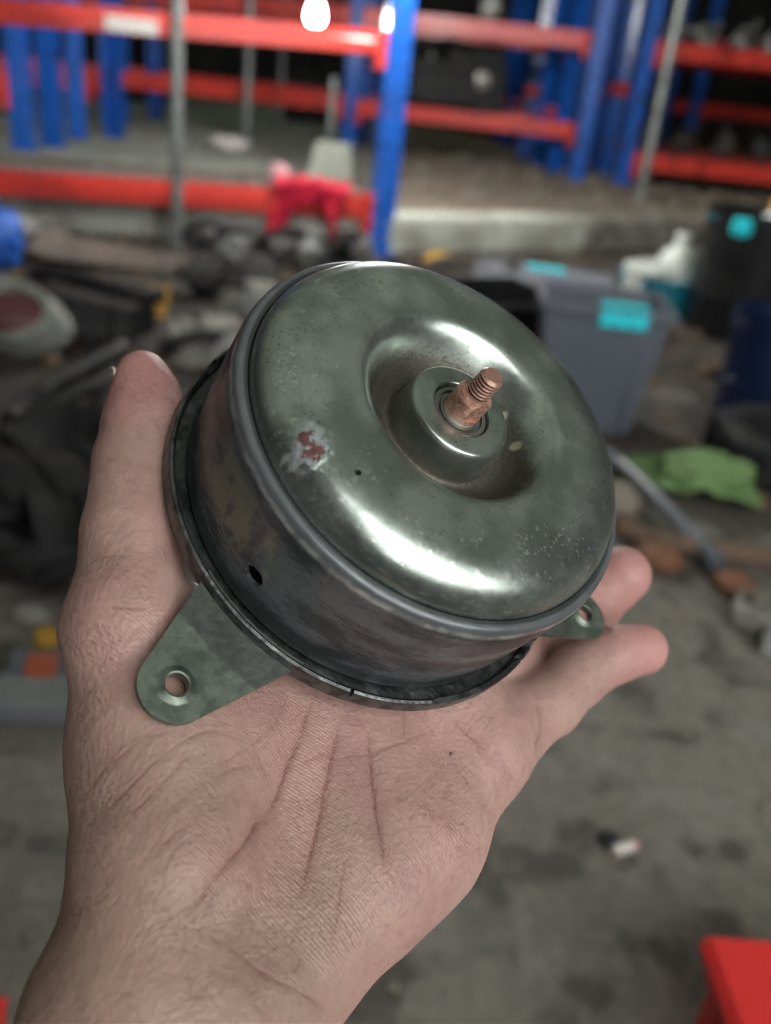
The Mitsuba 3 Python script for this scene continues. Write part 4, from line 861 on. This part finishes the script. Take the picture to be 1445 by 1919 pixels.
k = thing('box', 'open white foam box leaning in the teal tub left of the canister', 'box')
A = man(box(0.12, 0.09, 0.13, 0.008)) - man(box(0.10, 0.07, 0.13, 0.004, (0, 0, 0.012)))
part(k, 'shell', mv(unman(A), tb + [-0.075, -0.06, 0.10], rz(.2) @ ry(-.12)), 'm_white', smooth=False); part(k, 'flap', mv(box(0.12, 0.05, 0.006, 0.002), tb + [-0.075, -0.12, 0.155], rz(.2) @ rx(.8)), 'm_white')
nb = np.array((0.754, 1.8, 0.0)) + [0.03, 0.12, 0]; S(nb, .83)
drum('drum', 'navy blue plastic drum in front of the black bucket at the right edge', nb, 0.115, 0.26, 'm_navy', 'm_navy', None, 'drum', 0.97)
def tyre(label, loc_, R, r=0.27, w=0.09):
    k = thing('tyre', label, 'tyre')
    a = np.linspace(0, 2 * PI, 22, endpoint=False); pr = [(r - w * .5 + w * .5 * math.copysign(abs(math.cos(t)) ** .7, math.cos(t)), w * .62 * math.copysign(abs(math.sin(t)) ** .7, math.sin(t))) for t in a]
    part(k, 'carcass', mv(lathe(pr, 60, True), loc_, R), 'm_rubber')
    for i in range(36): part(k, 'tread_block', mv(box(0.012, w * .9, 0.018, 0.003), np.array(loc_) + R @ np.array([r * math.cos(i * PI / 18), r * math.sin(i * PI / 18), 0]), R @ rz(i * PI / 18) @ rx(PI / 2)), 'm_rubber')
    return k
S(np.array((0.715, 1.543, 0.0)) + [0.02, 0.03, 0.0], .8)
tyre('black car tyre lying flat below the navy drum at the right edge', np.array((0.715, 1.543, 0.0)) + [0.02, 0.03, 0.058], np.eye(3), 0.2, 0.085)
S((0, 0, 0))
hose('hose', 'grey ribbed hose lying across the green cloth', [(0.356, 1.445, 0.05), (0.391, 1.386, 0.045), (0.416, 1.279, 0.045), (0.447, 1.208, 0.03), (0.474, 1.143, 0.02)], 0.013, 'm_slate', 'm_greybin')
gc = thing('cloth', 'crumpled bright green cloth on the ground at the right', 'cloth')
q0, q1, q2 = np.array((0.396, 1.456, 0.0)), np.array((0.615, 1.384, 0.0)), np.array((0.546, 1.57, 0.0))
def gcf(u, v):
    e = q1 - q0; f = np.array([-e[1], e[0], 0]) * 0.62
    P = q0 + u[..., None] * e + (v[..., None] - .35) * f * (0.55 + 0.45 * np.sin(3.0 * u + .3)[..., None])
    hgt = 0.012 + 0.04 * meshkit.fbm(np.stack([u * 5, v * 4, 0 * u], -1), 3, 5) * np.sin(np.pi * np.clip(u, .02, .98)) ** .5
    P[..., 2] = hgt; return P
part(gc, 'fabric', sheet(gcf, 44, 30, 0.004), 'm_green', smooth=True)
part(gc, 'fold', mv(blob(0.075, 0.05, 0.03, 0.35, 2.4, 3, 4), np.array((0.527, 1.424, 0.0)) + [0, 0, 0.05]), 'm_green', smooth=True)
sc = thing('socket_housing', 'pale grey plastic plug housing on the floor at the right edge', 'connector')
q = np.array((0.492, 0.994, 0.0)); S(q, .76); Rs = rz(-0.5)
part(sc, 'body', mv(box(0.085, 0.075, 0.045, 0.008), q + [0, 0.03, 0.022], Rs), 'm_castgrey')
part(sc, 'sleeve', mv(box(0.04, 0.09, 0.035, 0.006), q + [0.012, -0.035, 0.018], Rs), 'm_lensgrey')
part(sc, 'latch', mv(box(0.03, 0.03, 0.012, 0.003), q + [0.0, 0.03, 0.05], Rs), 'm_castgrey')
for s in (-1, 1): part(sc, 'port', mv(lathe([(0, 0), (0.011, 0), (0.011, 0.004), (0, 0.004)], 18), q + [s * 0.018, 0.04, 0.046], Rs), 'm_dark')
S((0, 0, 0))
hose('hose', 'brown rusty pipe on the mud above the plug housing', [(0.35, 1.231, 0.02), (0.429, 1.189, 0.02), (0.527, 1.179, 0.02), (0.592, 1.186, 0.02)], 0.014, 'm_wood', 'm_rust')
for i, (px_, r_) in enumerate((((0.364, 1.331, 0.0), .05), ((0.394, 1.153, 0.0), .035), ((0.488, 1.106, 0.0), .03))):
    obj('stone', mv(blob(r_, r_ * .8, r_ * .5, 0.3, 2, 50 + i), np.array(px_) + [0, 0, r_ * .35]), 'm_rust' if i else 'm_stone', ('flat brown clod beside the green cloth', 'brown clod below the grey hose', 'reddish clod beside the plug housing')[i], 'stone', smooth=True)
cg = thing('cigarette_butt', 'white cigarette butt with a pink end on the open floor', 'cigarette butt')
q = np.array((0.241, 0.6, 0.0)); S(q, .74); Rg = rz(0.42)
part(cg, 'paper', mv(lathe([(0, -0.013), (0.0062, -0.013), (0.0066, -0.011), (0.0066, 0.011), (0.0062, 0.012), (0, 0.012)], 18), q + [0, 0, 0.0066], Rg @ ry(PI / 2)), 'm_paper')
part(cg, 'tip', mv(lathe([(0, 0.012), (0.006, 0.012), (0.0058, 0.018), (0, 0.018)], 18), q + [0, 0, 0.0066], Rg @ ry(PI / 2)), 'm_clothpink')
S((0, 0, 0))
st = thing('stool', 'red plastic stool cut off by the bottom right corner', 'stool')
sq = np.array((0.245, 0.444, 0.094)); Rs = rz(0.04)
W_ = 0.24; S(sq, .78)
part(st, 'seat', mv(box(W_, W_, 0.022, 0.008, (W_ / 2, -W_ / 2, -0.011)), sq, Rs), 'm_scarlet')
part(st, 'apron', mv(unman(man(box(W_ - .02, W_ - .02, 0.03, 0.004, (W_ / 2, -W_ / 2, -0.03))) - man(box(W_ - .04, W_ - .04, 0.06, 0.002, (W_ / 2, -W_ / 2, -0.035)))), sq, Rs), 'm_scarlet', smooth=False)
for i in (0, 1):
    for j in (0, 1): part(st, 'leg', mv(box(0.03, 0.03, 0.10, 0.004, (0.03 + i * (W_ - .06), -0.03 - j * (W_ - .06), -0.07)), sq, Rs), 'm_scarlet')

S((0, 0, 0))
# ================================================================ debris nobody could count
def scatter(n, poly_fn, zfn, smin_, smax, seed):
    r = np.random.default_rng(seed); ico = trimesh.creation.icosphere(subdivisions=1); out = []
    for _ in range(n):
        x, y = poly_fn(r); s = smin_ + (smax - smin_) * r.random() ** 2.5
        V = np.array(ico.vertices) * (1 + 0.35 * (r.random((len(ico.vertices), 1)) - .5)) * s * np.array([1, .6 + .5 * r.random(), .35 + .4 * r.random()])
        m_ = trimesh.Trimesh(V @ rz(6.3 * r.random()).T + [x, y, zfn(x, y) + s * .25], ico.faces, process=False); out.append(m_)
    return cat(out)
obj('rubble', scatter(900, lambda r: (-0.05 + 2.4 * r.random(), 4.0 + 2.4 * r.random() ** 1.5), lambda x, y: PZ, 0.006, 0.034, 5), 'm_stone', 'small brown stones strewn over the raised slab', None, None, 'stuff')
obj('litter', scatter(420, lambda r: (-1.3 + 2.6 * r.random(), 1.35 + 1.7 * r.random()), lambda x, y: 0.0, 0.006, 0.03, 6), 'm_leaf', 'brown dirt crumbs and leaf litter on the floor before the kerb', None, None, 'stuff')
obj('grit', scatter(260, lambda r: (-0.6 + 1.4 * r.random(), 0.3 + 1.0 * r.random()), lambda x, y: 0.0, 0.0015, 0.007, 8), 'm_stone', 'fine grit on the open floor', None, None, 'stuff')
